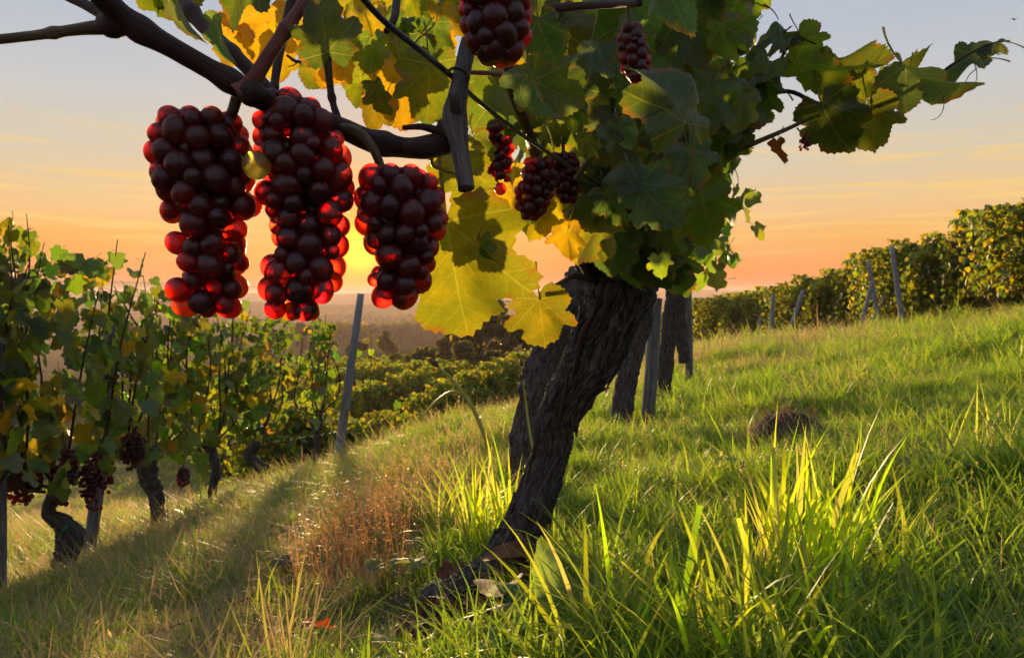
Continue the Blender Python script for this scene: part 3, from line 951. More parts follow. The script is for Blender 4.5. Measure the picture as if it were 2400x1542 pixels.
# --- canes and shoots
CANES = [  # rows (u, v, Y, radius in pixels)
    ('cane', 'cane', [(205, -45, .43, 28), (300, 50, .455, 26), (420, 122, .47, 24), (540, 190, .485, 24), (615, 232, .495, 26), (700, 262, .51, 25),
                      (800, 300, .525, 24), (870, 330, .535, 24), (945, 346, .545, 24), (1005, 345, .55, 27), (1062, 325, .56, 23)]),
    ('cane', 'cane', [(395, -40, .55, 15), (470, 55, .53, 17), (560, 140, .51, 16), (635, 222, .505, 17), (660, 245, .51, 12)]),
    ('shoot', 'shoot_red', [(735, -30, .50, 14), (690, 40, .49, 14), (630, 130, .48, 16), (590, 195, .478, 20), (566, 222, .478, 25)]),
    ('shoot', 'shoot', [(-40, 97, .44, 11), (80, 84, .445, 11), (180, 70, .45, 13), (245, 64, .455, 17), (275, 62, .46, 14)]),
    ('shoot', 'cane', [(150, -10, .47, 9), (200, 12, .465, 12), (245, 36, .46, 14), (270, 60, .458, 16)]),
    ('shoot', 'cane', [(690, -20, .56, 12), (668, 70, .55, 11), (652, 140, .53, 10), (640, 225, .515, 9)]),
    ('shoot', 'cane', [(766, 115, .54, 11), (770, 170, .535, 9), (780, 240, .53, 8), (797, 295, .525, 10)]),
    ('cut_cane', 'cane_grey', [(1100, 95, .56, 18), (1085, 160, .555, 21), (1073, 225, .55, 23), (1066, 280, .545, 30), (1074, 330, .54, 24), (1084, 390, .535, 20), (1093, 443, .53, 19)]),
    ('spur', 'cane_grey', [(1070, 262, .54, 15), (1063, 235, .53, 13), (1061, 218, .528, 12)]),
    ('shoot', 'cane', [(1190, 130, .70, 12), (1200, 210, .72, 12), (1235, 300, .85, 12), (1265, 390, 1.1, 15), (1300, 480, 1.35, 16), (1345, 570, 1.6, 18), (1392, 640, 1.74, 22)]),
    ('shoot', 'shoot', [(1630, 405, 1.3, 8), (1700, 365, 1.27, 7), (1770, 335, 1.25, 6), (1840, 305, 1.24, 5), (1905, 275, 1.23, 4)]),
    ('shoot', 'cane', [(1650, 320, 1.35, 8), (1740, 250, 1.27, 7), (1790, 200, 1.25, 5), (1830, 140, 1.25, 4), (1850, 100, 1.25, 3), (1880, 78, 1.25, 2)]),
    ('shoot', 'cane', [(1745, 246, 1.28, 5), (1850, 215, 1.27, 5), (1960, 270, 1.25, 4), (2060, 245, 1.25, 5), (2120, 205, 1.25, 5), (2180, 188, 1.25, 4),
                       (2235, 150, 1.25, 3), (2300, 112, 1.25, 2), (2340, 98, 1.25, 1.5)]),
    ('shoot', 'cane', [(1280, 20, .8, 10), (1420, 12, .75, 9), (1500, 8, .7, 8)]),
    ('shoot', 'shoot', [(1350, 420, .82, 7), (1385, 370, .80, 7), (1410, 325, .8, 6)]),
    ('shoot', 'shoot_red', [(1100, 170, .68, 5), (1180, 175, .66, 6), (1250, 185, .63, 5)]),
    ('shoot', 'cane', [(930, -10, .60, 9), (925, 40, .58, 9), (905, 75, .57, 7)]),
    ('shoot', 'shoot', [(1010, 372, .62, 5), (1020, 392, .65, 4), (1075, 410, .7, 3)]),
    ('shoot', 'cane', [(1275, 688, 1.13, 6), (1320, 660, 1.3, 6), (1345, 648, 1.5, 7), (1385, 655, 1.72, 9)]),
    ('shoot', 'cane', [(945, 300, .555, 6), (990, 298, .55, 8), (1040, 312, .55, 11)]),
    ('shoot', 'shoot', [(672, 130, .56, 3), (700, 145, .56, 4), (745, 128, .57, 3)]),
]
for i, (nm, mt, rows) in enumerate(CANES):
    tube_obj(nm, px_path(rows), M[mt], VINE, 110 if i < 9 else 60, 16, 0.16 if mt != 'shoot' else 0.08, i, None, 0.055 if i < 7 else 0.0)
# nodes on the main cane
for u, v, Y, r in ((268, 55, .455, 42), (590, 215, .478, 38), (960, 345, .535, 20), (1060, 300, .55, 38)):
    c = at(u, v, Y)
    rr = r / F_PX * Y
    tube_obj('bud', [(c.x - rr * .9, c.y, c.z + .2 * rr, rr * .25), (c.x - rr * .3, c.y, c.z, rr * .75), (c.x + rr * .3, c.y, c.z - .1 * rr, rr * .75),
                     (c.x + rr * .9, c.y, c.z - .3 * rr, rr * .3)], M['cane'], VINE, 14, 12, 0.3, int(u))
# tendrils
def tendril(u, v, Y, du, dv, curl, r=1.3):
    rows = []
    for k in range(9):
        t = k / 8
        a = t * curl
        rows.append((u + du * t + 16 * t * math.sin(a), v + dv * t + 16 * t * (1 - math.cos(a)), Y, r * (1 - .5 * t)))
    tube_obj('tendril', px_path(rows), M['shoot'], VINE, 30, 5)
for a in ((2335, 105, 1.25, 15, 0, 4.5), (2290, 160, 1.25, -25, 25, -3.0), (2285, 150, 1.25, -5, 35, 4.0), (2212, 225, 1.2, -15, 35, 4.4),
          (1715, 380, 1.2, 8, 40, 3.0), (705, 150, .56, -30, -25, 3.2, 2.0), (1790, 10, 1.25, 20, 15, 2.0, 2.0), (540, 290, .49, 14, 30, 3.0, 1.3)):
    tendril(*a)

# ------------------------------------------------------------------ bunches of grapes
def grape_mesh():
    nu, nv = 22, 14
    th = np.linspace(0, np.pi, nv + 1)[1:-1]
    ph = np.linspace(0, 2 * np.pi, nu, endpoint=False)
    T, Pp = np.meshgrid(th, ph, indexing='ij')
    V = np.stack([np.sin(T) * np.cos(Pp), np.sin(T) * np.sin(Pp), np.cos(T) * 1.06], -1).reshape(-1, 3)
    V = np.vstack([V, [0, 0, 1.03], [0, 0, -1.05]])
    n = len(th)
    i = np.arange(n - 1)[:, None] * nu
    j = np.arange(nu)[None]
    q = np.stack([i + j, i + nu + j, i + nu + (j + 1) % nu, i + (j + 1) % nu], -1).reshape(-1, 4)
    jj = np.arange(nu)
    c = n * nu
    e = (n - 1) * nu
    tr = np.vstack([np.stack([np.full(nu, c), jj, (jj + 1) % nu], -1), np.stack([np.full(nu, c + 1), e + (jj + 1) % nu, e + jj], -1)])
    return mesh_np('grape', V, [q, tr], M['grape'])
GRAPE = grape_mesh()

def pack(prof, Y, n, rmin, rmax, seed, depth=0.95):
    """berries that fill the outline prof (rows v, centre u, half width, in pixels) without overlapping"""
    r_ = np.random.default_rng(seed)
    pr = np.array(prof, float)
    ctr = [at(u, v, Y) for v, u, h in prof]
    zs = np.array([c.z for c in ctr])[::-1]
    xs = np.array([c.x for c in ctr])[::-1]
    hs = (pr[:, 2] * (0.95 if Y < .6 else 1.0) / F_PX * Y)[::-1]
    rad = r_.uniform(rmin, rmax, n)
    rad[r_.random(n) < 0.2] *= 0.66
    z = r_.uniform(zs[0], zs[-1], n)
    # more berries where the bunch is wide
    for _ in range(4):
        bad = r_.random(n) > (np.interp(z, zs, hs) / hs.max()) ** 1.05
        z[bad] = r_.uniform(zs[0], zs[-1], bad.sum())
    ph = r_.uniform(0, 2 * np.pi, n)
    rr = np.sqrt(r_.random(n)) * np.interp(z, zs, hs)
    p = np.stack([np.interp(z, zs, xs) + rr * np.cos(ph), Y + depth * rr * np.sin(ph), z], 1)
    for it in range(260):
        d = p[:, None] - p[None]
        L = np.linalg.norm(d, axis=2) + 1e-9
        want = 0.89 * (rad[:, None] + rad[None])
        ov = np.maximum(want - L, 0)
        np.fill_diagonal(ov, 0)
        p += (d / L[..., None] * ov[..., None]).sum(1) * 0.32
        zc = np.clip(p[:, 2], zs[0] + rad * .8, zs[-1] - rad * .8)
        p[:, 2] += (zc - p[:, 2]) * 0.6
        h = np.maximum(np.interp(p[:, 2], zs, hs) - rad * 0.85, 0.002)
        cx = np.interp(p[:, 2], zs, xs)
        dx, dy = p[:, 0] - cx, (p[:, 1] - Y) / depth
        L2 = np.hypot(dx, dy) + 1e-9
        k = np.minimum(1, h / L2)
        p[:, 0] += (cx + dx * k - p[:, 0]) * 0.5
        p[:, 1] += (Y + dy * k * depth - p[:, 1]) * 0.5
    return p, rad, (xs, zs)

GCOL = [(0.95, 0.15, 0.07), (0.90, 0.11, 0.08), (0.97, 0.20, 0.08), (0.82, 0.09, 0.09), (0.88, 0.20, 0.09), (0.93, 0.13, 0.06), (0.72, 0.08, 0.08)]

def bunch(prof, Y, n, rmin, rmax, seed, label, stem, group=None, yellow=None, depth=0.95, joined=False, stem_mat='shoot', nm='grape_bunch'):
    top = at(stem[0][0], stem[0][1], stem[0][2])
    root = empty(nm, top, label, 'grapes', group)
    p, rad, (xs, zs) = pack(prof, Y, n, rmin, rmax, seed, depth)
    r_ = np.random.default_rng(seed + 1)
    tube_obj('stem', px_path(stem), M[stem_mat], root, 24, 10, 0.1, seed)
    # the branching stalk inside the bunch
    zz = np.linspace(zs[-1] - 0.004, zs[0] + 0.012, 8)
    parts = [tube([(np.interp(z, zs, xs), Y, z, 0.0022 - 0.0012 * k / 7) for k, z in enumerate(zz)], 20, 6)]
    for q, r in zip(p, rad):
        zc = min(q[2] + 0.008, zs[-1])
        parts.append(tube([(np.interp(zc, zs, xs), Y, zc, 0.0008), (q[0], q[1], q[2] + r * .8, 0.0006)], 3, 4, caps=False))
    v, f, uv = merge(parts)
    link_obj('stalk', mesh_np('stalk', v - np.array(top), f, M['shoot'], True, uv), root, Matrix.Translation(top))
    yb = None
    if yellow is not None:
        t = at(yellow[0], yellow[1], Y)
        sel = np.linalg.norm(p[:, [0, 2]] - np.array([t.x, t.z]), axis=1) + (p[:, 1] - Y) * 0.5
        yb = int(np.argmin(sel))
        p[yb] = (t.x, Y - 0.024, t.z)
        rad[yb] = rmax
    if joined:
        th, ph = np.meshgrid(np.linspace(0.35, np.pi - .35, 5), np.linspace(0, 2 * np.pi, 8, endpoint=False), indexing='ij')
        sv = np.stack([np.sin(th) * np.cos(ph), np.sin(th) * np.sin(ph), np.cos(th)], -1).reshape(-1, 3)
        sq = np.array([(i * 8 + j, i * 8 + 8 + j, i * 8 + 8 + (j + 1) % 8, i * 8 + (j + 1) % 8) for i in range(4) for j in range(8)])
        V = (p[:, None] + sv[None] * rad[:, None, None]).reshape(-1, 3) - np.array(top)
        Q = (sq[None] + np.arange(len(p))[:, None, None] * len(sv)).reshape(-1, 4)
        o = link_obj('berries', mesh_np('berries', V, [Q], M['grape']), root, Matrix.Translation(top), (.6, .10, .12))
        o['kind'] = 'stuff'
        return root
    for k in range(len(p)):
        rot = Euler((r_.normal(0, .5), r_.normal(0, .5), r_.uniform(0, 6.28))).to_matrix().to_4x4()
        mt = Matrix.Translation(Vector(p[k])) @ rot @ Matrix.Diagonal((float(rad[k]), float(rad[k] * r_.uniform(.9, 1.04)), float(rad[k] * r_.uniform(.92, 1.12)), 1))
        c = jitter(GCOL[int(r_.integers(len(GCOL)))], r_, 0.25)
        o = link_obj('grape', GRAPE, root, mt, (0.98, 0.88, 0.30) if k == yb else c)
        if k == yb:
            o['label'] = 'single unripe yellow grape'
    return root

bunch([(268, 470, 70), (300, 470, 108), (350, 468, 122), (400, 475, 128), (455, 468, 140), (500, 492, 118), (545, 490, 98), (600, 486, 95), (650, 480, 102),
       (700, 484, 88), (740, 490, 55)], .50, 134, .0062, .0092, 21, 'leftmost bunch of dark red grapes, hanging from the thick cane',
      [(555, 230, .495, 14), (545, 262, .497, 13), (527, 300, .50, 12), (510, 350, .50, 7)], 'three backlit grape bunches', depth=1.0)
bunch([(215, 668, 48), (250, 680, 66), (290, 694, 104), (340, 706, 108), (400, 716, 116), (460, 716, 116), (520, 728, 92), (580, 722, 96), (630, 712, 100),
       (690, 705, 98), (748, 690, 58)], .50, 136, .0062, .0092, 22, 'middle bunch of dark red grapes with one yellow grape on its edge',
      [(660, 232, .50, 11), (672, 255, .50, 9), (690, 320, .50, 6)], 'three backlit grape bunches', (630, 402), depth=1.0)
bunch([(398, 902, 42), (430, 930, 100), (480, 942, 112), (525, 942, 112), (570, 942, 90), (620, 936, 88), (670, 936, 72), (718, 912, 40)], .52, 86, .0064, .0097, 23,
      'smaller bunch of dark red grapes right beside the low sun, before a yellow leaf',
      [(800, 298, .52, 11), (840, 310, .515, 12), (872, 345, .515, 11), (892, 390, .52, 10), (905, 430, .52, 7)], 'three backlit grape bunches', depth=1.0)
bunch([(-70, 1160, 60), (-20, 1160, 84), (40, 1162, 84), (90, 1165, 74), (142, 1170, 34)], .50, 66, .0062, .0090, 24,
      'dark bunch of grapes cut by the top edge, above the cut grey cane',
      [(1150, -110, .52, 9), (1158, -60, .50, 8)], depth=1.0)
bunch([(285, 1160, 18), (320, 1165, 36), (370, 1165, 38), (420, 1165, 30), (455, 1168, 12)], .86, 44, .0056, .0074, 25,
      'small shaded grape bunch among the leaves just right of the cut cane', [(1150, 240, .86, 4), (1160, 290, .86, 4)], 'shaded bunches inside the vine')
bunch([(372, 1262, 30), (410, 1262, 46), (450, 1252, 46), (490, 1246, 38), (515, 1238, 18)], .90, 60, .0056, .0076, 26,
      'shaded grape bunch hanging over the yellow leaves below the diagonal wire', [(1275, 330, .92, 4), (1265, 380, .90, 4)], 'shaded bunches inside the vine')
bunch([(60, 1480, 20), (100, 1480, 34), (150, 1490, 36), (192, 1500, 18)], .72, 44, .005, .0066, 27,
      'dark grape bunch beside the big olive leaf, right of the thin stake', [(1470, 10, .72, 4), (1478, 65, .72, 4)], 'shaded bunches inside the vine')
bunch([(360, 1320, 26), (400, 1325, 40), (440, 1330, 34), (475, 1330, 14)], .95, 46, .0056, .0074, 28,
      'darkest grape bunch deep in the vine next to the thin stake', [(1320, 320, .95, 4), (1320, 365, .95, 4)], 'shaded bunches inside the vine')
bunch([(480, 1585, 14), (510, 1585, 24), (550, 1580, 24), (585, 1575, 10)], 1.9, 26, .0066, .0082, 29,
      'shaded grape bunch over the trunk head behind the bluish leaf', [(1590, 450, 1.9, 2), (1588, 485, 1.9, 2)], 'shaded bunches inside the vine')
bunch([(312, 1888, 9), (330, 1888, 17), (350, 1886, 13), (362, 1884, 6)], 1.23, 26, .0018, .0026, 30,
      'tiny unripe grape cluster under the shoot that reaches to the right', [(1868, 300, 1.23, 2), (1880, 315, 1.23, 1.5)], None)

# ------------------------------------------------------------------ wire and stakes of the front row
tag(tube_obj('trellis_wire', px_path([(835, -20, .50, 8), (900, 50, .525, 7.5), (980, 115, .54, 7), (1050, 172, .548, 6.5), (1130, 245, .62, 5.5),
                                      (1250, 335, .78, 4.5), (1400, 432, 1.0, 3.5), (1520, 505, 1.3, 3)]), M['wire'], None, 60, 8),
    'dark trellis wire sagging diagonally across the front vine', 'wire')
tag(tube_obj('wire_tie', px_path([(1050, 168, .54, 4), (1065, 160, .528, 4), (1085, 166, .53, 4), (1096, 185, .545, 4), (1070, 188, .58, 4), (1048, 176, .56, 4)]),
             M['wire'], None, 40, 6), 'loop of thin wire tied round the cut cane', 'wire')
tag(tube_obj('vine_stake', px_path([(1392, -30, 1.55, 10), (1400, 200, 1.58, 10), (1415, 400, 1.62, 10), (1446, 655, 1.66, 12)]), M['rod'], None, 40, 10, .08),
    'thin brown stake rising from the trunk head through the leaves', 'stake')

# ------------------------------------------------------------------ the other vines of the front row and their posts
def vine_leaves(root, center, n, ext, r_, codes, size=(.075, .12), mesh=MID, zmin=None):
    """n leaves round a row vine; center = point at the trunk head, ext = half extents along x, y and the height"""
    for _ in range(n):
        hh = r_.random() ** 0.85
        p = Vector((center.x + float(np.clip(r_.normal(0, ext[0] * .55), -ext[0] * .8, ext[0] * .62)), center.y + r_.uniform(-ext[1], ext[1]), center.z + hh * ext[2] + r_.normal(0, .03)))
        rot = Euler((r_.normal(-1.15, .5), r_.normal(0, .5), r_.uniform(0, 6.283))).to_matrix().to_4x4()
        s = r_.uniform(*size) * (1.0 - .25 * hh)
        c = codes[int(r_.integers(len(codes)))]
        link_obj('leaf', mesh[int(r_.integers(len(mesh)))], root, Matrix.Translation(p) @ rot @ Matrix.Scale(s, 4), jitter(LEAFC[c], r_, .3))

def vine_canes(root, center, ext, n, r_, rad=.006):
    for k in range(n):
        y = center.y + (k + .5 - n / 2) / n * 2 * ext[1]
        x = center.x + r_.normal(0, .06)
        h = ext[2] * r_.uniform(.75, 1.08)
        tube_obj('cane', [(center.x, center.y + (y - center.y) * .3, center.z - .05, rad * 1.5), (x, y, center.z + .12, rad * 1.3),
                          (x + r_.normal(0, .06), y + r_.normal(0, .05), center.z + h * .55, rad), (x + r_.normal(0, .14), y + r_.normal(0, .1), center.z + h, rad * .45)],
                 M['cane'], root, 12, 6, .1, k)

vr = np.random.default_rng(31)
row_front = [
    ('second vine of the front row, dark trunk half hidden behind the leaning one', 'trunk',
     [(1218, 1150, 2.85, 30), (1228, 1050, 2.88, 31), (1246, 950, 2.9, 31), (1272, 850, 2.92, 32), (1308, 760, 2.92, 33), (1342, 690, 2.92, 34), (1372, 640, 2.92, 32)], 285, (.62, .75, 1.5)),  # extra leaves added here to keep the sun off the canopy in front
    ('third vine of the front row, its trunk just right of the leaning one', 'trunk',
     [(1448, 1035, 4.15, 24), (1458, 960, 4.15, 22), (1470, 880, 4.18, 23), (1490, 800, 4.2, 23), (1505, 720, 4.2, 25), (1515, 650, 4.2, 25)], 130, (.30, .65, 1.2)),
    ('fourth vine of the front row, two stems standing beside the grey post', 'trunk',
     [(1548, 955, 5.5, 17), (1558, 880, 5.5, 16), (1566, 800, 5.5, 16), (1575, 720, 5.5, 18), (1588, 650, 5.5, 22), (1595, 600, 5.5, 20)], 150, (.34, .7, 1.2)),
]
for i, (lab, nm, rows, nl, ext) in enumerate(row_front):
    pp = px_path(rows)
    root = empty('grapevine', pp[0][:3], lab, 'grapevine', 'vines of the front row')
    gnarled_obj('trunk', pp, root, M['bark'], n=90, seg=40, seed=40 + i, amp=.15)
    if i == 2:
        gnarled_obj('trunk', px_path([(1604, 850, 5.9, 12), (1598, 790, 5.9, 13), (1592, 720, 5.9, 13), (1598, 640, 5.9, 16)]), root, M['bark'], n=50, seg=30, seed=77, amp=.15)
    c = Vector(pp[-1][:3]) + Vector((0.02 + .10 * (i == 0), .1, .26 if i == 0 else .10))
    vine_canes(root, c, ext, 5, vr)
    vine_leaves(root, c, nl, ext, vr, 'ggdotl', size=(.085, .125))
    if i > 0:
        for _ in range(26):      # leaves that hang lower on the meadow side
            p = c + Vector((vr.uniform(.05, .42), vr.uniform(-.6, .6), vr.uniform(-.12, .35)))
            rot = Euler((vr.normal(-1.2, .4), vr.normal(0, .4), vr.uniform(0, 6.28))).to_matrix().to_4x4()
            link_obj('leaf', MID[int(vr.integers(4))], root, Matrix.Translation(p) @ rot @ Matrix.Scale(vr.uniform(.08, .12), 4), jitter(LEAFC['glo'[int(vr.integers(3))]], vr, .3))

def post(rows, mat, label, name='vine_post', category='post', seg=8, wob=.06):
    return tag(tube_obj(name, px_path(rows), mat, None, 24, seg, wob, int(rows[0][0])), label, category)

post([(1515, 1010, 4.6, 16), (1526, 880, 4.6, 16), (1532, 780, 4.62, 15), (1538, 700, 4.65, 14)], M['wood'], 'grey wooden post between the third and fourth trunks of the front row')
post([(1616, 890, 6.4, 9), (1614, 780, 6.4, 9), (1612, 690, 6.4, 9), (1610, 560, 6.4, 8)], M['wood'], 'narrow bluish post behind the fourth trunk of the front row')

# ------------------------------------------------------------------ the left row
lv = np.random.default_rng(61)
left_row = [
    ('vine at the left edge whose trunk stays outside the frame', [(-160, 1500, 2.95, 34), (-170, 1390, 2.95, 30), (-150, 1290, 2.95, 34), (-150, 1200, 2.95, 36)], 270, (.30, .62, 1.25)),
    ('left row vine with the bent looping trunk and a green tie', [(158, 1385, 3.8, 21), (150, 1315, 3.8, 21), (164, 1262, 3.8, 27), (146, 1226, 3.78, 19), (114, 1202, 3.75, 13), (126, 1165, 3.78, 15), (152, 1110, 3.8, 18)], 285, (.30, .66, 1.16)),
    ('left row vine with the straight dark trunk beside the looping one', [(386, 1275, 5.0, 16), (370, 1210, 5.0, 14), (366, 1160, 5.0, 16), (345, 1105, 5.0, 20), (352, 1050, 5.0, 17)], 270, (.28, .66, 1.12)),
    ('left row vine with foliage only, between the straight trunk and the thin one', [(505, 1205, 6.0, 10), (498, 1150, 6.0, 9), (506, 1100, 6.0, 10), (488, 1030, 6.0, 12)], 230, (.26, .6, 1.12)),
    ('last vine of the left row, thin S-shaped trunk near the blue-grey post', [(632, 1150, 7.0, 13), (614, 1100, 7.0, 11), (584, 1066, 7.0, 12), (600, 1040, 7.0, 11), (612, 1000, 7.0, 12)], 225, (.24, .62, 1.05)),
    ('sparse end vine of the left row growing up to the blue-grey post', [(745, 1120, 7.9, 7), (740, 1070, 7.9, 6), (745, 1010, 7.9, 7), (750, 960, 7.9, 8)], 130, (.18, .5, 0.95)),
]
left_roots = []
for i, (lab, rows, nl, ext) in enumerate(left_row):
    pp = px_path(rows)
    root = empty('grapevine', pp[0][:3], lab, 'grapevine', 'vines of the left row')
    left_roots.append(root)
    gnarled_obj('trunk', pp, root, M['bark'], n=70, seg=32, seed=60 + i, amp=.17)
    c = Vector(pp[-1][:3])
    vine_canes(root, c, ext, 7, lv)
    vine_leaves(root, c + Vector((0, 0, -.02)), nl, ext, lv, 'ggddtttoloyg', size=(.075, .12))
# tall shoots above the row
for root, u, v, Y, n in ((left_roots[1], 62, 500, 3.4, 16), (left_roots[2], 232, 610, 4.4, 9), (left_roots[0], 20, 560, 3.2, 10), (left_roots[3], 360, 660, 5.6, 6), (left_roots[5], 868, 760, 8.25, 12)):
    a, b = at(u, v, Y), at(u - 5, v + 220, Y)
    tube_obj('cane', [(b.x, b.y, b.z, .005), ((a.x + b.x) / 2 + .02, a.y, (a.z + b.z) / 2, .004), (a.x, a.y, a.z, .0015)], M['cane'], root, 10, 5)
    for k in range(n):
        t = lv.random()
        p = a.lerp(b, t) + Vector((lv.normal(0, .05 + .08 * t), lv.normal(0, .06), 0))
        rot = Euler((lv.normal(-1.0, .5), lv.normal(0, .5), lv.uniform(0, 6.28))).to_matrix().to_4x4()
        link_obj('leaf', MID[k % 4], root, Matrix.Translation(p) @ rot @ Matrix.Scale(lv.uniform(.05, .09) * (.7 + .5 * t), 4), jitter(LEAFC['golg'[k % 4]], lv, .3))
tube_obj('tie', px_path([(143, 1262, 3.70, 4), (150, 1245, 3.66, 4), (158, 1232, 3.68, 4)]), M['tie'], left_roots[1], 8, 6)

for k, (prof, Y, lab) in enumerate((
        ([(1075, 60, 22), (1110, 60, 42), (1150, 55, 40), (1185, 50, 18)], 3.6, 'dark bunch at the left edge below the left row leaves'),
        ([(1040, 148, 22), (1090, 150, 32), (1140, 148, 30), (1185, 145, 16)], 3.72, 'dark red bunch right above the looping trunk of the left row'),
        ([(1060, 232, 26), (1100, 228, 40), (1150, 225, 36), (1195, 222, 16)], 3.9, 'largest dark red bunch of the left row, before the grey post'),
        ([(1010, 310, 20), (1040, 312, 32), (1075, 310, 28), (1100, 308, 12)], 4.4, 'dark red bunch between the grey post and the straight trunk'),
        ([(1095, 430, 10), (1115, 430, 17), (1140, 432, 14)], 5.2, 'small dark bunch right of the straight trunk in the left row'),
        ([(1000, 20, 22), (1040, 20, 34), (1085, 15, 20)], 3.5, 'dark bunch cut by the left edge, higher than its neighbours'))):
    v0, u0, _ = prof[0]
    bunch(prof, Y, 150 if k < 4 else 60, .0105, .0135, 70 + k, lab, [(u0, v0 - 30, Y, 2), (u0, v0 + 4, Y, 2)], 'bunches of the left row', joined=True)

post([(203, 1345, 4.25, 14), (215, 1250, 4.25, 15), (232, 1120, 4.25, 15), (246, 950, 4.25, 13), (258, 760, 4.25, 12)], M['wood'], 'grey wooden post behind the looping trunk of the left row')
post([(4, 1470, 3.3, 13), (2, 1300, 3.3, 13), (2, 1100, 3.3, 12), (0, 800, 3.3, 12)], M['wood'], 'dark post cut by the left edge of the picture')
post([(786, 1125, 8.3, 11), (800, 1020, 8.3, 11), (822, 860, 8.3, 10), (846, 688, 8.3, 8)], M['post'], 'leaning blue-grey post at the end of the left row', seg=6, wob=.02)

for k, (hh, nm_) in enumerate(((.55, 'lowest'), (.95, 'second'), (1.35, 'third'), (1.7, 'topmost'))):
    pts = []
    for (u, v, Y) in ((-300, 1560, 2.7), (4, 1470, 3.3), (203, 1345, 4.25), (500, 1215, 6.0), (786, 1125, 8.3)):
        b_ = at(u, v, Y)
        pts.append((b_.x + .02, b_.y, b_.z + hh * (1.0 if Y > 3 else 1.0), .0016))
    tag(tube_obj('trellis_wire', pts, M['wire'], None, 40, 5), '%s trellis wire strung through the left row' % nm_, 'wire', 'wires of the left row')

# ------------------------------------------------------------------ crowns made of many small leaves (vines and trees further off)
LEAF6 = np.array([(0, 0, 0), (.5, .15, .12), (.42, .62, .05), (0, 1, -.15), (-.42, .62, .05), (-.5, .15, .12)], float)
LEAF6_T = np.array([(0, 1, 2), (0, 2, 3), (0, 3, 4), (0, 4, 5)])

def leaf_cloud(name, pts, sizes, r_, cols, mat):
    """one mesh of small folded leaves at pts"""
    n = len(pts)
    yaw, tilt, rl = r_.uniform(0, 2 * np.pi, n), r_.normal(1.0, .55, n), r_.normal(0, .5, n)
    cy_, sy_ = np.cos(yaw), np.sin(yaw)
    ct, st = np.cos(-tilt), np.sin(-tilt)
    v = LEAF6[None] * np.asarray(sizes)[:, None, None]
    x, y, z = v[..., 0], v[..., 1], v[..., 2]
    cr, sr = np.cos(rl)[:, None], np.sin(rl)[:, None]
    x, z = x * cr + z * sr, -x * sr + z * cr
    y, z = y * ct[:, None] - z * st[:, None], y * st[:, None] + z * ct[:, None]
    x, y = x * cy_[:, None] - y * sy_[:, None], x * sy_[:, None] + y * cy_[:, None]
    V = (np.stack([x, y, z], -1) + pts[:, None]).reshape(-1, 3)
    Fi = (np.arange(n)[:, None, None] * 6 + LEAF6_T[None]).reshape(-1, 3)
    c = np.asarray(cols)[r_.integers(len(cols), size=n)] * r_.uniform(.7, 1.3, (n, 1))
    c = np.concatenate([c, np.ones((n, 1))], 1)
    return mesh_np(name, V, [Fi], mat, False, None, {'tint': ('FLOAT_COLOR', np.repeat(c, 6, 0))})

VCOL = [LEAFC['g'], LEAFC['d'], LEAFC['o'], LEAFC['l'], LEAFC['o'], LEAFC['y']]

def hedge_crown(r_, n, w, d, h0, h1, size, cols=VCOL):
    """a vine's foliage: loose sheaves of leaves along upright canes, ragged on top"""
    ncane = 9
    cx = r_.normal(0, w * .35, ncane)
    cyy = np.linspace(-d, d, ncane) + r_.normal(0, .05, ncane)
    tops = h1 * r_.uniform(.82, 1.1, ncane)
    k = r_.integers(ncane, size=n)
    t = r_.random(n) ** .9
    z = h0 + (tops[k] - h0) * t
    spread = .75 * w * (1 - .55 * t) + .05
    p = np.stack([cx[k] + r_.normal(0, 1, n) * spread * .5, cyy[k] + r_.normal(0, .13, n), z], 1)
    return leaf_cloud('crown', p, r_.uniform(size * .7, size * 1.25, n), r_, cols, M['crown'])

cr = np.random.default_rng(81)
CROWN_NEAR = [hedge_crown(cr, 2600, .75, .75, .45, 2.05, .115) for _ in range(4)]
CROWN_FAR = [hedge_crown(cr, 900, .55, .75, .4, 1.75, .15, [LEAFC['o'], LEAFC['y'], LEAFC['l'], LEAFC['g']]) for _ in range(3)]

def stock(r_, h=.6, rad=.05):
    v, f, uv = gnarled([(0, 0, -.15, rad * 1.1), (.03, .02, .15, rad), (-.03, 0, .35, rad * 1.1), (.02, -.02, h, rad * 1.2)], 16, 10, int(r_.integers(99)), .15, False)
    return mesh_np('trunk', v, f, M['bark'], True, uv)
STOCKS = [stock(cr) for _ in range(3)]

def far_vine(x, y, yaw, s, label, group, crowns, k):
    root = empty('grapevine', (x, y, gz1(x, y) - .02), label, 'grapevine', group)
    root.rotation_euler = (0, 0, yaw)
    root.scale = (s, s, s)
    for nm, me in (('trunk', STOCKS[k % 3]), ('crown', crowns[k % len(crowns)])):
        o = bpy.data.objects.new(nm, me)
        COL.objects.link(o)
        o.parent = root
        if nm == 'crown':
            o['kind'] = 'stuff'
    return root

# right row: from the near right edge back to the left
RR = spline([(8.6, 9.5), (8.75, 12.5), (8.95, 16), (9.0, 20), (8.6, 24.5), (7.9, 29), (7.0, 34)], 19)
for k, (x, y) in enumerate(RR):
    d = RR[min(k + 1, 18)] - RR[max(k - 1, 0)]
    far_vine(x, y, math.atan2(-d[0], d[1]) + (math.pi if k % 2 else 0), (.78 if k < 4 else .84) + .1 * cr.random(),
             'vine along the far edge of the meadow, %s from the right' % ORD[k], 'vines along the right edge of the meadow', CROWN_NEAR, k)
# a second row behind it, seen over and between the first
for k, (x, y) in enumerate(RR[1:17]):
    far_vine(x + 1.9, y + .6, .1 + (math.pi if k % 2 else 0), 0.84 + .12 * cr.random(),
             'vine behind the meadow-edge row, %s from the right' % ORD[k], 'second row behind the meadow edge', CROWN_NEAR, k + 2)
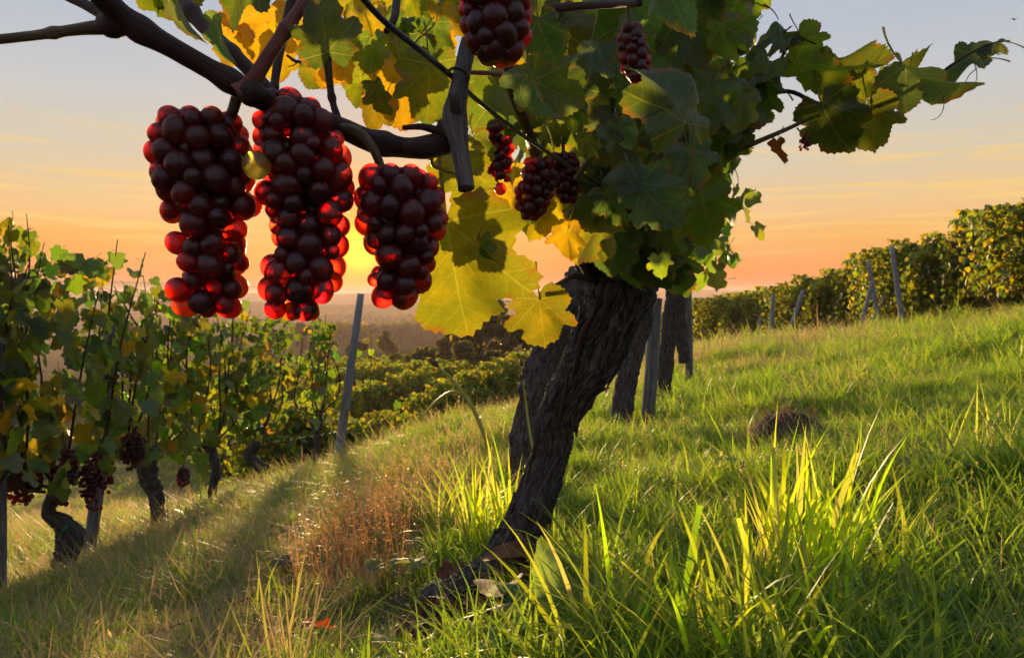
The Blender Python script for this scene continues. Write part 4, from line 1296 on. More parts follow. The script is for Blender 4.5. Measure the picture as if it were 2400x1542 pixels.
# downhill row seen over the bank
DR = spline([(-3.6, 11.5), (-2.67, 14), (-1.5, 18), (-.4, 22.5), (.9, 28), (2.2, 33)], 18)
for k, (x, y) in enumerate(DR):
    d = DR[min(k + 1, 17)] - DR[max(k - 1, 0)]
    far_vine(x, y, math.atan2(-d[0], d[1]) + (math.pi if k % 2 else 0), 0.86 + .1 * cr.random(),
             'vine in the row below the grassy bank, %s from its near end' % ORD[k], 'vines in the row below the bank', CROWN_NEAR, k + 1)
# more rows further down
for r0, (x0, y0, x1, y1, n, nm) in enumerate(((-8.5, 22, -3.0, 42, 15, 'first'), (-12, 28, -5.0, 52, 16, 'second'), (-17, 36, -9, 66, 16, 'third'), (-24, 48, -14, 84, 16, 'fourth'))):
    for k in range(n):
        t = k / (n - 1)
        x, y = x0 + (x1 - x0) * t, y0 + (y1 - y0) * t
        far_vine(x + cr.normal(0, .1), y, math.atan2(x0 - x1, y1 - y0) + (math.pi if k % 2 else 0), 1.1 + .12 * cr.random() + .1 * r0,
                 'small vine in the %s lower valley row, %s from its near end' % (nm, ORD[k]), '%s lower valley row' % nm, CROWN_FAR, k)

# posts of the right row
def ground_post(u, Y, vt, rp, mat, label, u2=None):
    """from the ground at column u up to (u2, vt)"""
    x = (u - 1200.0) / F_PX * Y
    z = gz1(x, Y) - .15
    t = at(u2 if u2 is not None else u, vt, Y)
    r = rp / F_PX * Y
    return tag(tube_obj('vine_post', [(x, Y, z, r), ((x + t.x) / 2, Y, (z + t.z) / 2, r * .95), (t.x, t.y, t.z, r * .8)], mat, None, 12, 7, .03, int(u)), label, 'post')
ground_post(2122, 13.8, 580, 6.5, M['post'], 'tall leaning grey post nearest the right row of vines', 2090)
ground_post(2070, 14.5, 612, 5.5, M['post'], 'grey post crossing a slanted brace, left of the tallest post', 2034)
ground_post(2010, 13.6, 660, 5.5, M['post'], 'slanted brace leaning right against the crossed post', 2044)
ground_post(2030, 16.5, 690, 3.5, M['post'], 'thin back brace between the two tall posts', 2075)
ground_post(1838, 16.0, 680, 5.5, M['post'], 'single slanted grey post leaning right, before the far right row', 1882)
ground_post(1806, 19.0, 690, 5.5, M['post'], 'upright bluish post left of the single slanted one', 1812)
ground_post(1780, 21.0, 740, 3.0, M['post'], 'thin low post farthest left along the right row', 1781)

# ------------------------------------------------------------------ trees and hills of the valley
TCOL = [(0.035, 0.05, 0.015), (0.05, 0.06, 0.018), (0.028, 0.04, 0.014), (0.065, 0.062, 0.02)]

def tree(u, Y, top_v, half_w, label, seed, n=2600, group='trees of the valley', cols=TCOL):
    r_ = np.random.default_rng(seed)
    x = (u - 1200.0) / F_PX * Y
    z0 = gz1(x, Y)
    zt = at(u, top_v, Y).z
    H = max(zt - z0, 2.0)
    W = half_w / F_PX * Y
    root = empty('tree', (x, Y, z0), label, 'tree', group)
    parts = [tube([(0, 0, -.3, H * .035), (H * .01, 0, H * .25, H * .028), (-H * .01, H * .01, H * .6, H * .016), (0, 0, H * .85, H * .006)], 14, 8, .15, seed)]
    cl = []
    for k in range(16):
        h = r_.uniform(.3, .93)
        a = r_.uniform(0, 6.28)
        rr = W * math.sqrt(max(.05, 1 - ((h - .5) / .5) ** 2 * .85)) * r_.uniform(.45, .85)
        e = (math.cos(a) * rr, math.sin(a) * rr, h * H)
        parts.append(tube([(0, 0, H * (h * .62), H * .012), (e[0] * .5, e[1] * .5, H * h * .85, H * .008), (*e, H * .003)], 8, 5))
        cl.append((*e, W * r_.uniform(.28, .5)))
    cl.append((0, 0, H * .9, W * .35))
    v, f, uv = merge(parts)
    link_obj('trunk', mesh_np('trunk', v, f, M['bark'], True, uv), root, Matrix.Translation(Vector((x, Y, z0))))
    cl = np.array(cl)
    k = r_.integers(len(cl), size=n)
    d = r_.normal(0, 1, (n, 3))
    d /= np.linalg.norm(d, axis=1)[:, None]
    p = cl[k, :3] + d * (cl[k, 3] * r_.uniform(.45, 1.05, n))[:, None] * np.array([1, 1, .8])
    p[:, 2] = np.clip(p[:, 2], H * .12, None)
    me = leaf_cloud('crown', p, r_.uniform(.04, .085, n) * H, r_, cols, M['crown'])
    o = link_obj('crown', me, root, Matrix.Translation(Vector((x, Y, z0))))
    o['kind'] = 'stuff'
    return root

for i, a in enumerate((
        (1128, 62, 690, 62, 'tall hazy tree rising to the horizon between the hanging leaves'),
        (1195, 70, 735, 52, 'darker tree right of the tall hazy tree'),
        (1055, 78, 770, 40, 'rounded tree left of the tall hazy tree'),
        (985, 58, 815, 44, 'dark bush below the big hanging yellow leaf'),
        (925, 66, 828, 36, 'low bush at the foot of the valley field'),
        (1075, 50, 800, 40, 'low dense bush under the tall hazy tree'),
        (632, 170, 765, 20, 'small round tree far out in the valley'),
        (560, 240, 760, 16, 'tiny far tree left of the small round tree'),
        (705, 260, 752, 15, 'tiny far tree right of the small round tree'),
        (300, 210, 745, 26, 'hazy far tree behind the left row leaves'),
        (840, 95, 800, 34, 'dark tree clump just behind the blue-grey post'), (760, 120, 795, 30, 'dark tree left of the blue-grey post'),
        (905, 150, 772, 26, 'hazy tree at the upper edge of the valley field'), (1290, 80, 760, 40, 'dark tree glimpsed beside the leaning trunk'))):
    tree(*a, seed=200 + i)

def woods(name, label, Y, u0, u1, vt0, vt1, n, size, seed):
    """a far wood: one mass of crowns on a low hill"""
    r_ = np.random.default_rng(seed)
    u = r_.uniform(u0, u1, n)
    t = (u - u0) / (u1 - u0)
    yy = Y * r_.uniform(.93, 1.1, n)
    x = (u - 1200) / F_PX * yy
    base = gz(x, yy, False)
    vt = vt0 + (vt1 - vt0) * t + 9 * (fbm(u * .02, u * 0, 0, seed, 3) - .5) * 2
    top = -(vt - 688) / F_PX * yy
    z = base + (top - base) * r_.random(n) ** .6
    p = np.stack([x, yy, z], 1)
    me = leaf_cloud(name, p, r_.uniform(.6, 1.3, n) * size, r_, TCOL, M['crown'])
    return tag(link_obj(name, me), label, 'woods', None, 'stuff')
woods('woods', 'hazy dark wood on the valley slope left of the tall tree', 420, 690, 1420, 762, 742, 5200, 5.0, 301)
woods('woods', 'fainter belt of trees across the far valley', 1000, 150, 1500, 742, 728, 5200, 9.0, 302)

def hills(name, Y, prof, seed, depth):
    """a long far ridge with a real back slope; prof rows (u, v of its skyline)"""
    u = np.linspace(prof[0][0], prof[-1][0], 160)
    v = np.interp(u, [p[0] for p in prof], [p[1] for p in prof]) + 7 * (fbm(u * .008, u * 0 + 3, 0, seed, 4) - .5)
    x = (u - 1200) / F_PX * Y
    top = -(v - 688) / F_PX * Y
    rows = []
    for s, f in ((-1.0, 0), (-.6, .35), (-.3, .72), (0, 1), (.4, .7), (1, 0)):
        yy = np.full_like(x, Y + s * depth)
        b = gz(x, yy, False) - 3
        rows.append(np.stack([x, yy + 40 * (fbm(u * .01, u * 0 + s * 3 + 9, 0, seed, 2) - .5), b + (top - b) * f], 1))
    V = np.vstack(rows)
    n = len(u)
    i = np.arange(len(rows) - 1)[:, None] * n
    j = np.arange(n - 1)[None]
    q = np.stack([i + j, i + j + 1, i + n + j + 1, i + n + j], -1).reshape(-1, 4)
    return tag(link_obj(name, mesh_np(name, V, [q], M['ground'])), kind='structure')
hills('hills', 1300, [(-900, 704), (-200, 700), (200, 698), (500, 706), (800, 714), (1200, 704), (1700, 698), (3200, 700)], 5, 350)
hills('hills', 2200, [(-1500, 684), (0, 676), (350, 680), (700, 690), (1100, 682), (1500, 678), (2200, 684), (3600, 686)], 6, 600)

# ------------------------------------------------------------------ grass
def blades(n, r_, R, lmin, lmax, width, lean=(.05, .5), curl=(.3, 1.4), nseg=4, dry=.15, cut=0.0, az=None, flat=False):
    """n tapering ribbons; returns verts, faces, blade attribute (random, height, dry)"""
    a0 = r_.uniform(0, 2 * np.pi, n) if az is None else az
    rr = R * np.sqrt(r_.random(n))
    ph = r_.uniform(0, 2 * np.pi, n)
    base = np.stack([rr * np.cos(ph), rr * np.sin(ph), np.full(n, -.01)], 1)
    L = r_.uniform(lmin, lmax, n)
    w = width * r_.uniform(.6, 1.3, n)
    th0 = r_.uniform(*lean, n)
    dth = r_.uniform(*curl, n)
    iscut = r_.random(n) < cut
    dth = np.where(iscut, dth * .25, dth)
    L = np.where(iscut, L * .75, L)
    tw = r_.uniform(-.9, .9, n)
    t = np.linspace(0, 1, nseg + 1)
    th = th0[:, None] + dth[:, None] * t[None] ** 1.4
    step = (L / nseg)[:, None]
    hz = np.concatenate([np.zeros((n, 1)), np.cumsum(np.sin(th[:, 1:]) * step, 1)], 1)
    vt = np.concatenate([np.zeros((n, 1)), np.cumsum(np.cos(th[:, 1:]) * step, 1)], 1)
    if flat:
        vt = np.abs(vt) * .4
    P3 = base[:, None] + np.stack([hz * np.cos(a0)[:, None], hz * np.sin(a0)[:, None], vt], -1)
    sa = a0[:, None] + np.pi / 2 + tw[:, None] * t[None]
    side = np.stack([np.cos(sa), np.sin(sa), np.zeros_like(sa)], -1)
    taper = np.where(iscut[:, None], 1 - .15 * t[None], np.minimum(1, .55 + t[None] * 1.5) * (1 - t[None] ** 2.2))
    wd = w[:, None] * taper
    V = np.stack([P3 - side * wd[..., None] * .5, P3 + side * wd[..., None] * .5], 2)       # n, seg+1, 2, 3
    V[..., 2] += 0
    m = (nseg + 1) * 2
    i = np.arange(n)[:, None] * m
    s = np.arange(nseg)[None] * 2
    q = np.stack([i + s, i + s + 1, i + s + 3, i + s + 2], -1).reshape(-1, 4)
    rnd = np.repeat(r_.random(n), m)
    dr = np.repeat(np.clip(r_.normal(dry, .2, n), 0, 1), m)
    tt = np.tile(np.repeat(t, 2), n)
    return V.reshape(-1, 3), q, np.stack([rnd, tt, dr, np.ones_like(rnd)], 1)

def blade_mesh(name, mat, *sets):
    V, Q, A, off = [], [], [], 0
    for v, q, a in sets:
        V.append(v); Q.append(q + off); A.append(a); off += len(v)
    return mesh_np(name, np.vstack(V), [np.vstack(Q)], mat, True, None, {'blade': ('FLOAT_COLOR', np.vstack(A))})

def seed_stalks(r_, n, R, h0, h1, dry=.95):
    """thin stalks with small seed husks near the top"""
    v, q, a = blades(n, r_, R, h0, h1, .0016, (.02, .3), (.05, .5), 4, dry)
    tops = v.reshape(n, 5, 2, 3).mean(2)
    husks = []
    for k in range(n):
        for _ in range(9):
            t = r_.uniform(.55, 1.0) * 4
            i = min(int(t), 3)
            p = tops[k, i] * (1 - t + i) + tops[k, i + 1] * (t - i) + r_.normal(0, .006, 3)
            d = r_.normal(0, 1, 3); d /= np.linalg.norm(d)
            e = np.cross(d, [0.3, 0.5, 0.8])
            s = r_.uniform(.004, .008)
            husks.append(np.array([p - d * s, p - e * s * .4, p + d * s, p + e * s * .4]))
    H = np.array(husks).reshape(-1, 3)
    hq = np.arange(len(H)).reshape(-1, 4)
    ha = np.tile([.8, 1, dry, 1], (len(H), 1))
    return [(v, q, a), (H, hq, ha)]

gr = np.random.default_rng(91)
PROTO = bpy.data.collections.new('grass_shapes')
def proto(name, me):
    o = bpy.data.objects.new(name, me)
    PROTO.objects.link(o)
for k in range(3):      # 0-2 short lawn
    proto('shape_%02d' % k, blade_mesh('tuft', M['grass'], blades(34, gr, .06, .03, .08, .0032, (.1, .8), (.3, 1.3), 3, .2)))
for k in range(3):      # 3-5 meadow grass
    proto('shape_%02d' % (3 + k), blade_mesh('tuft', M['grass'], blades(30, gr, .055, .06, .14, .0040, (.05, .6), (.3, 1.5), 4, .15, .05)))
for k in range(2):      # 6-7 long arching grass
    proto('shape_%02d' % (6 + k), blade_mesh('tuft', M['grass'], blades(22, gr, .045, .11, .23, .0050, (.05, .5), (.6, 1.8), 5, .15)))
for k in range(3):      # 8-10 matted dry grass lying flat
    proto('shape_%02d' % (8 + k), blade_mesh('tuft', M['grass'], blades(34, gr, .10, .07, .24, .0036, (.9, 1.5), (-.4, .6), 4, .75),
                                             blades(14, gr, .06, .05, .12, .003, (.1, .8), (.3, 1.2), 3, .35)))
for k in range(2):      # 11-12 dry seed stalks
    proto('shape_%02d' % (11 + k), blade_mesh('tuft', M['grass'], *seed_stalks(gr, 4, .06, .08, .19)))
def weed(r_):           # 13-14 small broad leaved weeds
    n = 9
    v, q, a = blades(n, r_, .012, .06, .14, .04, (.5, 1.2), (.2, .8), 4, .05)
    return blade_mesh('tuft', M['grass'], (v, q, a))
for k in range(2):
    proto('shape_%02d' % (13 + k), weed(gr))

def scatter(name, pts, rot, scl, idx, dry, label):
    me = mesh_np(name, pts, [np.zeros((0, 3), int)], None) if False else bpy.data.meshes.new(name)
    me.vertices.add(len(pts))
    me.vertices.foreach_set('co', np.asarray(pts, np.float32).ravel())
    for an, kind, fld, arr in (('rot', 'FLOAT_VECTOR', 'vector', rot), ('scl', 'FLOAT_VECTOR', 'vector', scl), ('idx', 'INT', 'value', idx), ('dry', 'FLOAT', 'value', dry)):
        a = me.attributes.new(an, kind, 'POINT')
        a.data.foreach_set(fld, np.asarray(arr, np.int32 if kind == 'INT' else np.float32).ravel())
    o = link_obj(name, me)
    ng = bpy.data.node_groups.new(name, 'GeometryNodeTree')
    ng.interface.new_socket('Geometry', in_out='INPUT', socket_type='NodeSocketGeometry')
    ng.interface.new_socket('Geometry', in_out='OUTPUT', socket_type='NodeSocketGeometry')
    N = ng.nodes
    gi, go = N.new('NodeGroupInput'), N.new('NodeGroupOutput')
    ci = N.new('GeometryNodeCollectionInfo')
    ci.inputs['Collection'].default_value = PROTO
    ci.inputs['Separate Children'].default_value = True
    ci.inputs['Reset Children'].default_value = True
    iop = N.new('GeometryNodeInstanceOnPoints')
    iop.inputs['Pick Instance'].default_value = True
    def attr(nm, dt):
        a = N.new('GeometryNodeInputNamedAttribute')
        a.data_type = dt
        a.inputs['Name'].default_value = nm
        return [s for s in a.outputs if s.name == 'Attribute' and s.enabled][0]
    e2r = N.new('FunctionNodeEulerToRotation')
    L = ng.links
    L.new(gi.outputs[0], iop.inputs['Points'])
    L.new(ci.outputs[0], iop.inputs['Instance'])
    L.new(attr('idx', 'INT'), iop.inputs['Instance Index'])
    L.new(attr('rot', 'FLOAT_VECTOR'), e2r.inputs[0])
    L.new(e2r.outputs[0], iop.inputs['Rotation'])
    L.new(attr('scl', 'FLOAT_VECTOR'), iop.inputs['Scale'])
    L.new(iop.outputs[0], go.inputs[0])
    md = o.modifiers.new('scatter', 'NODES')
    md.node_group = ng
    return tag(o, label, 'grass', None, 'stuff')

def row_x(y):
    return -.30 + .27 * (y - 1.75)

def dryness(x, y):
    left = 1 / (1 + np.exp((x - row_x(y) - .02) / .13))
    d = .26 + .09 * left + (fbm(x * 1.1 + 50, y * 1.1 + 20, 0, 44, 3) - .5) * .8
    near_trunk = np.exp(-((x + .55) ** 2 / .16 + (y - 2.5) ** 2 / .8))
    d += .5 * near_trunk
    d -= .25 * np.exp(-((x + 1.5) ** 2 / .3 + (y - 2.3) ** 2 / .12))
    d += np.clip((y - 6) / 20, 0, .22)
    return d

def spread_points(n, y0, y1, margin, seed):
    r_ = np.random.default_rng(seed)
    y = np.sqrt(r_.uniform(y0 ** 2, y1 ** 2, n * 2))
    x = r_.uniform(-1, 1, n * 2) * (.72 * y + margin)
    keep = r_.random(n * 2) < .5
    return x[keep], y[keep], r_

def meadow(name, label, n, y0, y1, margin, seed, s0, s1, side):
    x, y, r_ = spread_points(n, y0, y1, margin, seed)
    rx = row_x(y)
    sel = (x < rx) if side < 0 else (x >= rx)
    x, y = x[sel], y[sel]
    clump = fbm(x * 2.3, y * 2.3, 0, seed, 3)
    m = len(x)
    d = dryness(x, y)
    u = r_.random(m)
    idx = np.zeros(m, int)
    if side > 0:
        tall = np.clip((clump - .38) * 3.2, 0, 1)
        idx = np.where(u < .30 - .2 * tall, r_.integers(0, 3, m), np.where(u < .82, r_.integers(3, 6, m), r_.integers(6, 8, m)))
        idx = np.where(r_.random(m) < .045, r_.integers(11, 13, m), idx)
        idx = np.where(r_.random(m) < .06, r_.integers(13, 15, m), idx)
        idx = np.where((r_.random(m) < .10) | ((d > .52) & (r_.random(m) < .6)), r_.integers(8, 11, m), idx)
    else:
        idx = np.where(u < .36, r_.integers(0, 3, m), np.where(u < .62, r_.integers(3, 6, m), np.where(u < .94, r_.integers(8, 11, m), r_.integers(11, 13, m))))
        idx = np.where(r_.random(m) < .09, r_.integers(13, 15, m), idx)
    z = gz(x, y)
    pts = np.stack([x, y, z], 1)
    rot = np.stack([r_.normal(0, .12, m), r_.normal(0, .12, m), r_.uniform(0, 6.28, m)], 1)
    s = r_.uniform(s0, s1, m) * (.25 + 1.5 * clump)
    foot = np.exp(-(((x + .22) / .26) ** 2 + ((y - 1.62) / .34) ** 2) ** 2)
    s = s * (1 - .6 * foot)
    scl = np.stack([s, s, s * r_.uniform(.8, 1.25, m)], 1)
    return scatter(name, pts, rot, scl, idx, d, label)

for side, nm, lab in ((1, 'grass', 'green meadow grass right of the front vine row'), (-1, 'dry_grass', 'tangled dry and green grass on the bank left of the front vine row')):
    meadow(nm, lab + ', close by', 15000, .7, 4.2, .5, 400 + side, .68, 1.05, side)
    meadow(nm, lab + ', middle distance', 15000, 4.2, 11, .8, 410 + side, 1.0, 1.5, side)
    meadow(nm, lab + ', farther off', 15000, 11, 34, 1.0, 420 + side, 1.7, 2.8, side)

# --- single tufts and plants one can point at
def tuft(u, v, Y, n, R, l0, l1, w, label, seed, lean=(.02, .45), curl=(.05, .7), cut=.25, dry=.05, name='grass_tuft', mat='tuft', z=None):
    r_ = np.random.default_rng(seed)
    p = at(u, v, Y)
    zz = gz1(p.x, Y) if z is None else z
    me = blade_mesh(name, M[mat], blades(n, r_, R, l0, l1, w, lean, curl, 6, dry, cut))
    return tag(link_obj(name, me, None, Matrix.Translation((p.x, Y, zz))), label, 'grass tuft')
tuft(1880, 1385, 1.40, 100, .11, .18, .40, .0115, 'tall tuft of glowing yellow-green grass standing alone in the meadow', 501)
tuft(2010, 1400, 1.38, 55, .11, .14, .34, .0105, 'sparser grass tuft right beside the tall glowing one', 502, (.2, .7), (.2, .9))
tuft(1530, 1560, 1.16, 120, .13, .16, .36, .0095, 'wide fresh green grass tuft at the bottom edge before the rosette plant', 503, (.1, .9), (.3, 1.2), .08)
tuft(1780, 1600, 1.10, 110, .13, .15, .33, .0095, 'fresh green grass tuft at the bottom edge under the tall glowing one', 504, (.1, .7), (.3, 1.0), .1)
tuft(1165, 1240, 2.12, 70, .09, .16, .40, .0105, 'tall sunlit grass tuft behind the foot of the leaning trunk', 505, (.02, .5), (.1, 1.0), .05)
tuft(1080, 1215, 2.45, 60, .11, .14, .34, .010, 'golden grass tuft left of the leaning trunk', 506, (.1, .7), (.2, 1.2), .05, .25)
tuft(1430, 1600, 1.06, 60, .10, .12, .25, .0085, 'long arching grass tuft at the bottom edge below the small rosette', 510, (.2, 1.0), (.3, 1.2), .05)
tuft(660, 1420, 2.0, 40, .09, .07, .18, .0055, 'green grass tuft on the dry bank left of the trunk foot', 507, (.1, .8), (.2, 1.2), .1, .15)
tuft(140, 1500, 2.3, 60, .13, .08, .2, .005, 'soft green grass tuft in the bottom left corner', 508, (.1, .8), (.2, 1.4), .0, .1)
tuft(2290, 1160, 2.2, 30, .12, .12, .28, .006, 'thin upright grass tuft near the right edge', 509, (.02, .4), (.05, .5), .0, .3)

def stem_thing(name, rows, label, seed, mat='tuft', leaves=2):
    """a single tall grass stem with a drooping leaf"""
    r_ = np.random.default_rng(seed)
    pp = px_path(rows)
    root = empty(name, pp[0][:3], label, 'grass stem')
    tube_obj('stem', pp, M['shoot_green'], root, 24, 6)
    return root
M['shoot_green'] = plain('grass_stem', (0.42, 0.40, 0.08, 1), 0.5)
sr = stem_thing('wild_rye', [(1150, 1060, 2.3, 5), (1110, 960, 2.3, 5), (1060, 890, 2.3, 4), (1012, 848, 2.3, 2.5)], 'tall bent grass stem with a drooping blade against the vineyard', 1)
tube_obj('drooping_blade', px_path([(1085, 925, 2.3, 3.5), (1060, 918, 2.29, 4), (1025, 938, 2.28, 3.5), (990, 975, 2.27, 1.5)]), M['shoot_green'], sr, 16, 5)
tube_obj('seed_head', px_path([(1030, 862, 2.3, 2), (1020, 852, 2.3, 7), (1012, 846, 2.3, 6), (1004, 842, 2.3, 1.5)]), M['shoot'], sr, 12, 6, .5)
s2 = stem_thing('flower_stalk', [(1262, 1120, 2.5, 3), (1240, 1000, 2.5, 3), (1228, 900, 2.5, 2.5), (1220, 845, 2.5, 1.5)], 'dry flower stalk with small seed pods left of the trunk', 2)
for k, (u, v) in enumerate(((1222, 850), (1228, 868), (1220, 885), (1233, 905), (1226, 880), (1236, 930))):
    c = at(u, v, 2.49)
    tube_obj('seed_pod', [(c.x, c.y, c.z + .012, .002), (c.x, c.y, c.z + .004, .006), (c.x, c.y, c.z - .006, .006), (c.x, c.y, c.z - .012, .002)], M['shoot'], s2, 8, 6, .2, k)

# dry orange weeds left of the trunk foot
for k, (u, v, Y, lab) in enumerate(((830, 1260, 2.45, 'reddish dry weed clump on the bank left of the trunk foot'), (905, 1180, 2.7, 'orange dry weed clump higher up the bank'),
                                    (880, 1350, 2.1, 'small orange dry weed clump above the bluish leaves'), (980, 1110, 3.0, 'pale dry weed clump behind the golden tuft'),
                                    (800, 1330, 2.2, 'low reddish dry weed clump nearest the fallen dark leaf'), (900, 1260, 2.4, 'dense rusty weed clump in the middle of the dry patch'), (850, 1150, 2.9, 'thin rusty weed clump toward the blue-grey post'))):
    r_ = np.random.default_rng(600 + k)
    p = at(u, v, Y)
    me = blade_mesh('dry_weed', M['weed'] if 'weed' in M else M.setdefault('weed', grass_material('dry_weed', (0.22, 0.10, 0.05, 1), (0.30, 0.14, 0.07, 1), (0.30, 0.15, 0.08, 1), False)),
                    *seed_stalks(r_, 40, .17, .11, .27, .9), blades(60, r_, .16, .05, .16, .003, (.3, 1.3), (-.3, .8), 4, .9))
    tag(link_obj('dry_weed', me, None, Matrix.Translation((p.x, Y, gz1(p.x, Y)))), lab, 'weed')

# broad leaved plants
def broad_leaf_mesh(name, mat, w, seed, wavy=.05, droop=.4):
    r_ = np.random.default_rng(seed)
    n, m = 12, 5
    t = np.linspace(0, 1, n)
    prof = w * np.sin(np.pi * np.clip(t, 0, 1) ** .75) ** .8 * (1 + .12 * np.sin(t * 26 + r_.random() * 6)) + .015
    prof[-1] = .004
    s = np.linspace(-1, 1, m)
    X = prof[:, None] * s[None]
    Yv = np.repeat(t[:, None], m, 1)
    Z = .25 * np.abs(X) + .5 * t[:, None] - droop * 1.3 * t[:, None] ** 2.2 + wavy * np.sin(t[:, None] * 11 + s[None] * 2)
    V = np.stack([X, Yv, Z], -1).reshape(-1, 3)
    i = np.arange(n - 1)[:, None] * m
    j = np.arange(m - 1)[None]
    q = np.stack([i + j, i + j + 1, i + m + j + 1, i + m + j], -1).reshape(-1, 4)
    uv = np.stack([X * .5 + .5, (Yv + .4) / 1.6], -1).reshape(-1, 2)
    return mesh_np(name, V, [q], mat, True, uv)
BL = [broad_leaf_mesh('leaf', M['leaf'], .15, s, .05, d) for s, d in ((1, .3), (2, .5), (3, .6))]

def rosette(u, v, Y, n, size, label, seed, col, name='rosette_plant', meshes=BL):
    r_ = np.random.default_rng(seed)
    p = at(u, v, Y)
    z = gz1(p.x, Y)
    root = empty(name, (p.x, Y, z), label, 'plant')
    for k in range(n):
        a = k / n * 6.283 + r_.normal(0, .25)
        rot = Euler((r_.uniform(.1, .8), 0, a)).to_matrix().to_4x4()
        link_obj('leaf', meshes[k % len(meshes)], root, Matrix.Translation((p.x, Y, z + .01)) @ rot @ Matrix.Scale(size * r_.uniform(.7, 1.2), 4), jitter(col, r_, .2))
    return root
rosette(1300, 1505, 1.33, 13, .19, 'bluish green rosette plant with long leaves below the trunk foot', 701, (.085, .16, .095))
rosette(1430, 1470, 1.36, 8, .13, 'smaller grey-green rosette plant right of the large one', 702, (.07, .12, .06))
rosette(2240, 1200, 1.95, 7, .08, 'bright green leafy weed in the meadow near the right edge', 703, (.07, .15, .03))
rosette(930, 1510, 1.45, 6, .10, 'rounded pale green leafy weed at the bottom left of the trunk foot', 704, (.10, .15, .05), 'leafy_weed', [HERO[3], HERO[1]])
rosette(1095, 1490, 1.42, 3, .10, 'single yellow-green young weed leaf in front of the trunk foot', 705, (.12, .16, .03), 'leafy_weed', [BL[0]])

def ground_leaf(u, v, Y, size, col, label, rx, ry, rz, var=3, name='fallen_leaf'):
    p = at(u, v, Y)
    o = link_obj(name, DEAD[var % 3] if name == 'dead_leaf' else HERO[var], None, Matrix.Translation((p.x, Y, gz1(p.x, Y) + .055)) @ Euler((rx, ry, rz)).to_matrix().to_4x4() @ Matrix.Scale(size, 4), col)
    return tag(o, label, 'leaf')
ground_leaf(985, 1330, 1.95, .085, (.10, .15, .12), 'pale bluish vine leaf lying on the dry weeds left of the trunk foot', .5, .2, 1.2)
ground_leaf(905, 1320, 2.0, .08, (.08, .13, .10), 'second bluish vine leaf behind the pale one', .6, -.3, 2.4, 0)
ground_leaf(690, 1290, 2.35, .10, (.05, .08, .05), 'dark green fallen leaf on the bank', .3, .2, 1.5, 4)
ground_leaf(1730, 1120, 2.35, .11, (.09, .13, .10), 'bluish fallen leaf lying flat in the meadow', .35, .1, 2.0, 1)
ground_leaf(760, 1520, 1.62, .06, (.30, .02, .015), 'small bright red leaf in the dry grass at the bottom edge', .7, .2, 2.5, 2)
ground_leaf(1205, 1400, 1.60, .16, (.16, .075, .035), 'large crumpled brown dead leaf leaning on the trunk foot', 1.0, .3, 3.0, 4, 'dead_leaf')
ground_leaf(1255, 1405, 1.64, .14, (.14, .055, .028), 'darker crumpled dead leaf behind the large brown one', 1.2, -.4, 2.2, 3, 'dead_leaf')
ground_leaf(1190, 1450, 1.52, .08, (.15, .06, .03), 'small brown dead leaf lying below the trunk foot', .5, .3, .6, 1, 'dead_leaf')
ground_leaf(1060, 1455, 1.55, .07, (.20, .08, .03), 'orange-brown dead leaf under the end of the trunk foot', .7, .4, 1.6, 0, 'dead_leaf')

for k, (u, v, Y, sz, lab) in enumerate((
        (1150, 1462, 1.50, .075, 'small brown dead leaf just left of the large rosette plant'), (1262, 1432, 1.56, .07, 'small brown dead leaf behind the large rosette plant'),
        (1075, 1385, 1.80, .07, 'brown dead leaf lying behind the upper side of the trunk foot'), (985, 1480, 1.52, .065, 'brown dead leaf at the tip of the trunk foot'),
        (1385, 1415, 1.62, .08, 'brown dead leaf in the grass right of the large rosette plant'), (1130, 1505, 1.42, .06, 'small brown dead leaf beside the young yellow-green weed'))):
    ground_leaf(u, v, Y, sz, (.14, .06, .03), lab, float(lr.uniform(-.3, 1.1)), float(lr.normal(0, .4)), float(lr.uniform(0, 6.28)), k % 3, 'dead_leaf')['group'] = 'dead leaves round the trunk foot'

# the small mound of dug-up dry grass in the meadow
def mound():
    p = at(1850, 1045, 3.05)
    z = gz1(p.x, 3.05)
    r_ = np.random.default_rng(801)
    root = empty('dry_mound', (p.x, 3.05, z), 'small brown mound of dead grass in the green meadow', 'mound')
    n = 40
    a = np.linspace(0, 2 * np.pi, n, endpoint=False)
    rows = [np.array([[0, 0, .12]])]
    for f, h in ((.25, .115), (.5, .09), (.75, .045), (1.0, -.03)):
        R = .2 * f * (1 + .3 * (fbm(np.cos(a) * 2 + 5, np.sin(a) * 2 + 5, f * 3, 8, 3) - .5))
        rows.append(np.stack([np.cos(a) * R, np.sin(a) * R, h + .05 * (fbm(np.cos(a) * 5 * f + 5, np.sin(a) * 5 * f, f * 3, 9, 3) - .5)], 1))
    V = np.vstack(rows)
    j = np.arange(n)
    tr = np.stack([np.zeros(n, int), 1 + j, 1 + (j + 1) % n], 1)
    q = np.vstack([np.stack([1 + k * n + j, 1 + (k + 1) * n + j, 1 + (k + 1) * n + (j + 1) % n, 1 + k * n + (j + 1) % n], 1) for k in range(3)])
    mm = plain('mound_soil', (.05, .038, .025, 1), .95, .1)
    link_obj('soil', mesh_np('soil', V, [q, tr], mm), root, Matrix.Translation((p.x, 3.05, z)))
    v, q, at_ = blades(520, r_, .22, .06, .18, .003, (.8, 1.6), (-.5, .5), 4, .85)
    d = np.hypot(v[:, 0], v[:, 1])
    v[:, 2] += np.interp(d, [0, .1, .16, .25], [.12, .09, .04, 0])
    o = link_obj('straw', blade_mesh('straw', grass_material('dead_straw', (.09, .06, .04, 1), (.14, .10, .06, 1), (.13, .09, .06, 1), False, .3), (v, q, at_)), root, Matrix.Translation((p.x, 3.05, z)))
    o['kind'] = 'stuff'
mound()

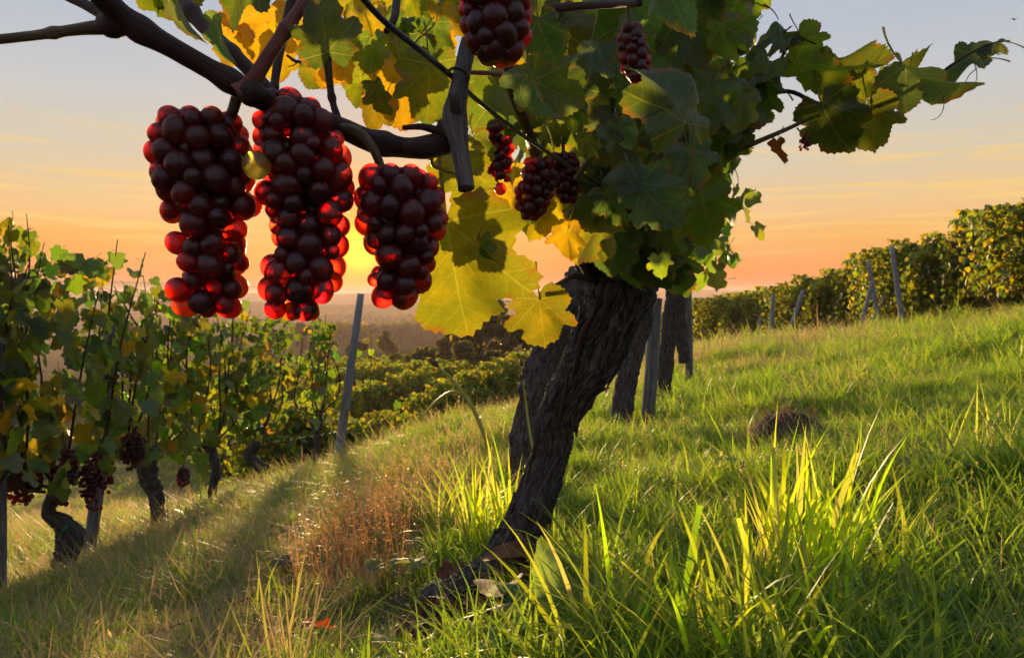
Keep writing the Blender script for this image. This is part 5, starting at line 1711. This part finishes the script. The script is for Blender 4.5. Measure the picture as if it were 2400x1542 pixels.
# twigs on the bank
for k, (rows, lab) in enumerate((([(330, 1540, 1.95, 3), (420, 1500, 2.0, 3), (560, 1440, 2.1, 2.5), (700, 1370, 2.2, 2)], 'long dry twig lying across the bottom left of the bank'),
                                 ([(1020, 1395, 1.85, 3), (1100, 1360, 1.92, 3), (1150, 1320, 1.98, 2.5)], 'dark twig lying behind the trunk foot'))):
    pp = [(x, y, max(z, gz1(x, y) + .03), r) for x, y, z, r in px_path(rows)]
    tag(tube_obj('twig', pp, M['cane'], None, 20, 6, .2, k), lab, 'twig')

# ------------------------------------------------------------------ the bird, far up in the sky
def bird():
    p = at(2376, 46, 40.0)
    s = 40.0 / F_PX
    parts = [tube([(0, -6 * s, -.3 * s, .3 * s), (0, -3 * s, -2 * s, 1.4 * s), (0, 0, 0, 1.7 * s), (0, 4 * s, 3 * s, 1.0 * s), (0, 7 * s, 4 * s, .3 * s)], 14, 8)]
    for sd in (-1, 1):
        w = np.array([(0, -1.5, 0), (0, 1.5, .2), (sd * 5, 1.0, .7), (sd * 5, -1.2, .5), (sd * 10.5, .3, .2), (sd * 10.5, -.3, .2)]) * s
        V = np.vstack([w, w + [0, 0, .25 * s]])
        q = np.array([(0, 1, 2, 3), (3, 2, 4, 5), (6, 9, 8, 7), (9, 11, 10, 8), (1, 7, 8, 2), (2, 8, 10, 4), (0, 3, 9, 6), (3, 5, 11, 9), (4, 10, 11, 5)])
        parts.append((V, [q], np.zeros((12, 2))))
    v, f, uv = merge(parts)
    tag(link_obj('bird', mesh_np('bird', v, f, M['bird'], True, uv), None, Matrix.Translation(p)), 'tiny dark bird with spread wings high in the right sky', 'bird')
bird()

# ------------------------------------------------------------------ evening haze over the valley
def haze_box():
    x0, x1, y0, y1, z0, z1 = -9500, 9500, -9500, 9500, -90, 19
    V = np.array([(x, y, z) for z in (z0, z1) for y in (y0, y1) for x in (x0, x1)], float)
    q = np.array([(0, 2, 3, 1), (4, 5, 7, 6), (0, 1, 5, 4), (1, 3, 7, 5), (3, 2, 6, 7), (2, 0, 4, 6)])
    m, k, out = new_mat('haze')
    pv = k.n('ShaderNodeVolumePrincipled')
    pv.inputs['Color'].default_value = (1.0, 0.72, 0.58, 1)
    pv.inputs['Density'].default_value = 0.00048
    pv.inputs['Anisotropy'].default_value = 0.2
    k.link(pv.outputs[0], out.inputs['Volume'])
    o = link_obj('haze', mesh_np('haze', V, [q], m, False))
    tag(o, 'thin evening haze lying over the valley', 'haze', None, 'stuff')
haze_box()
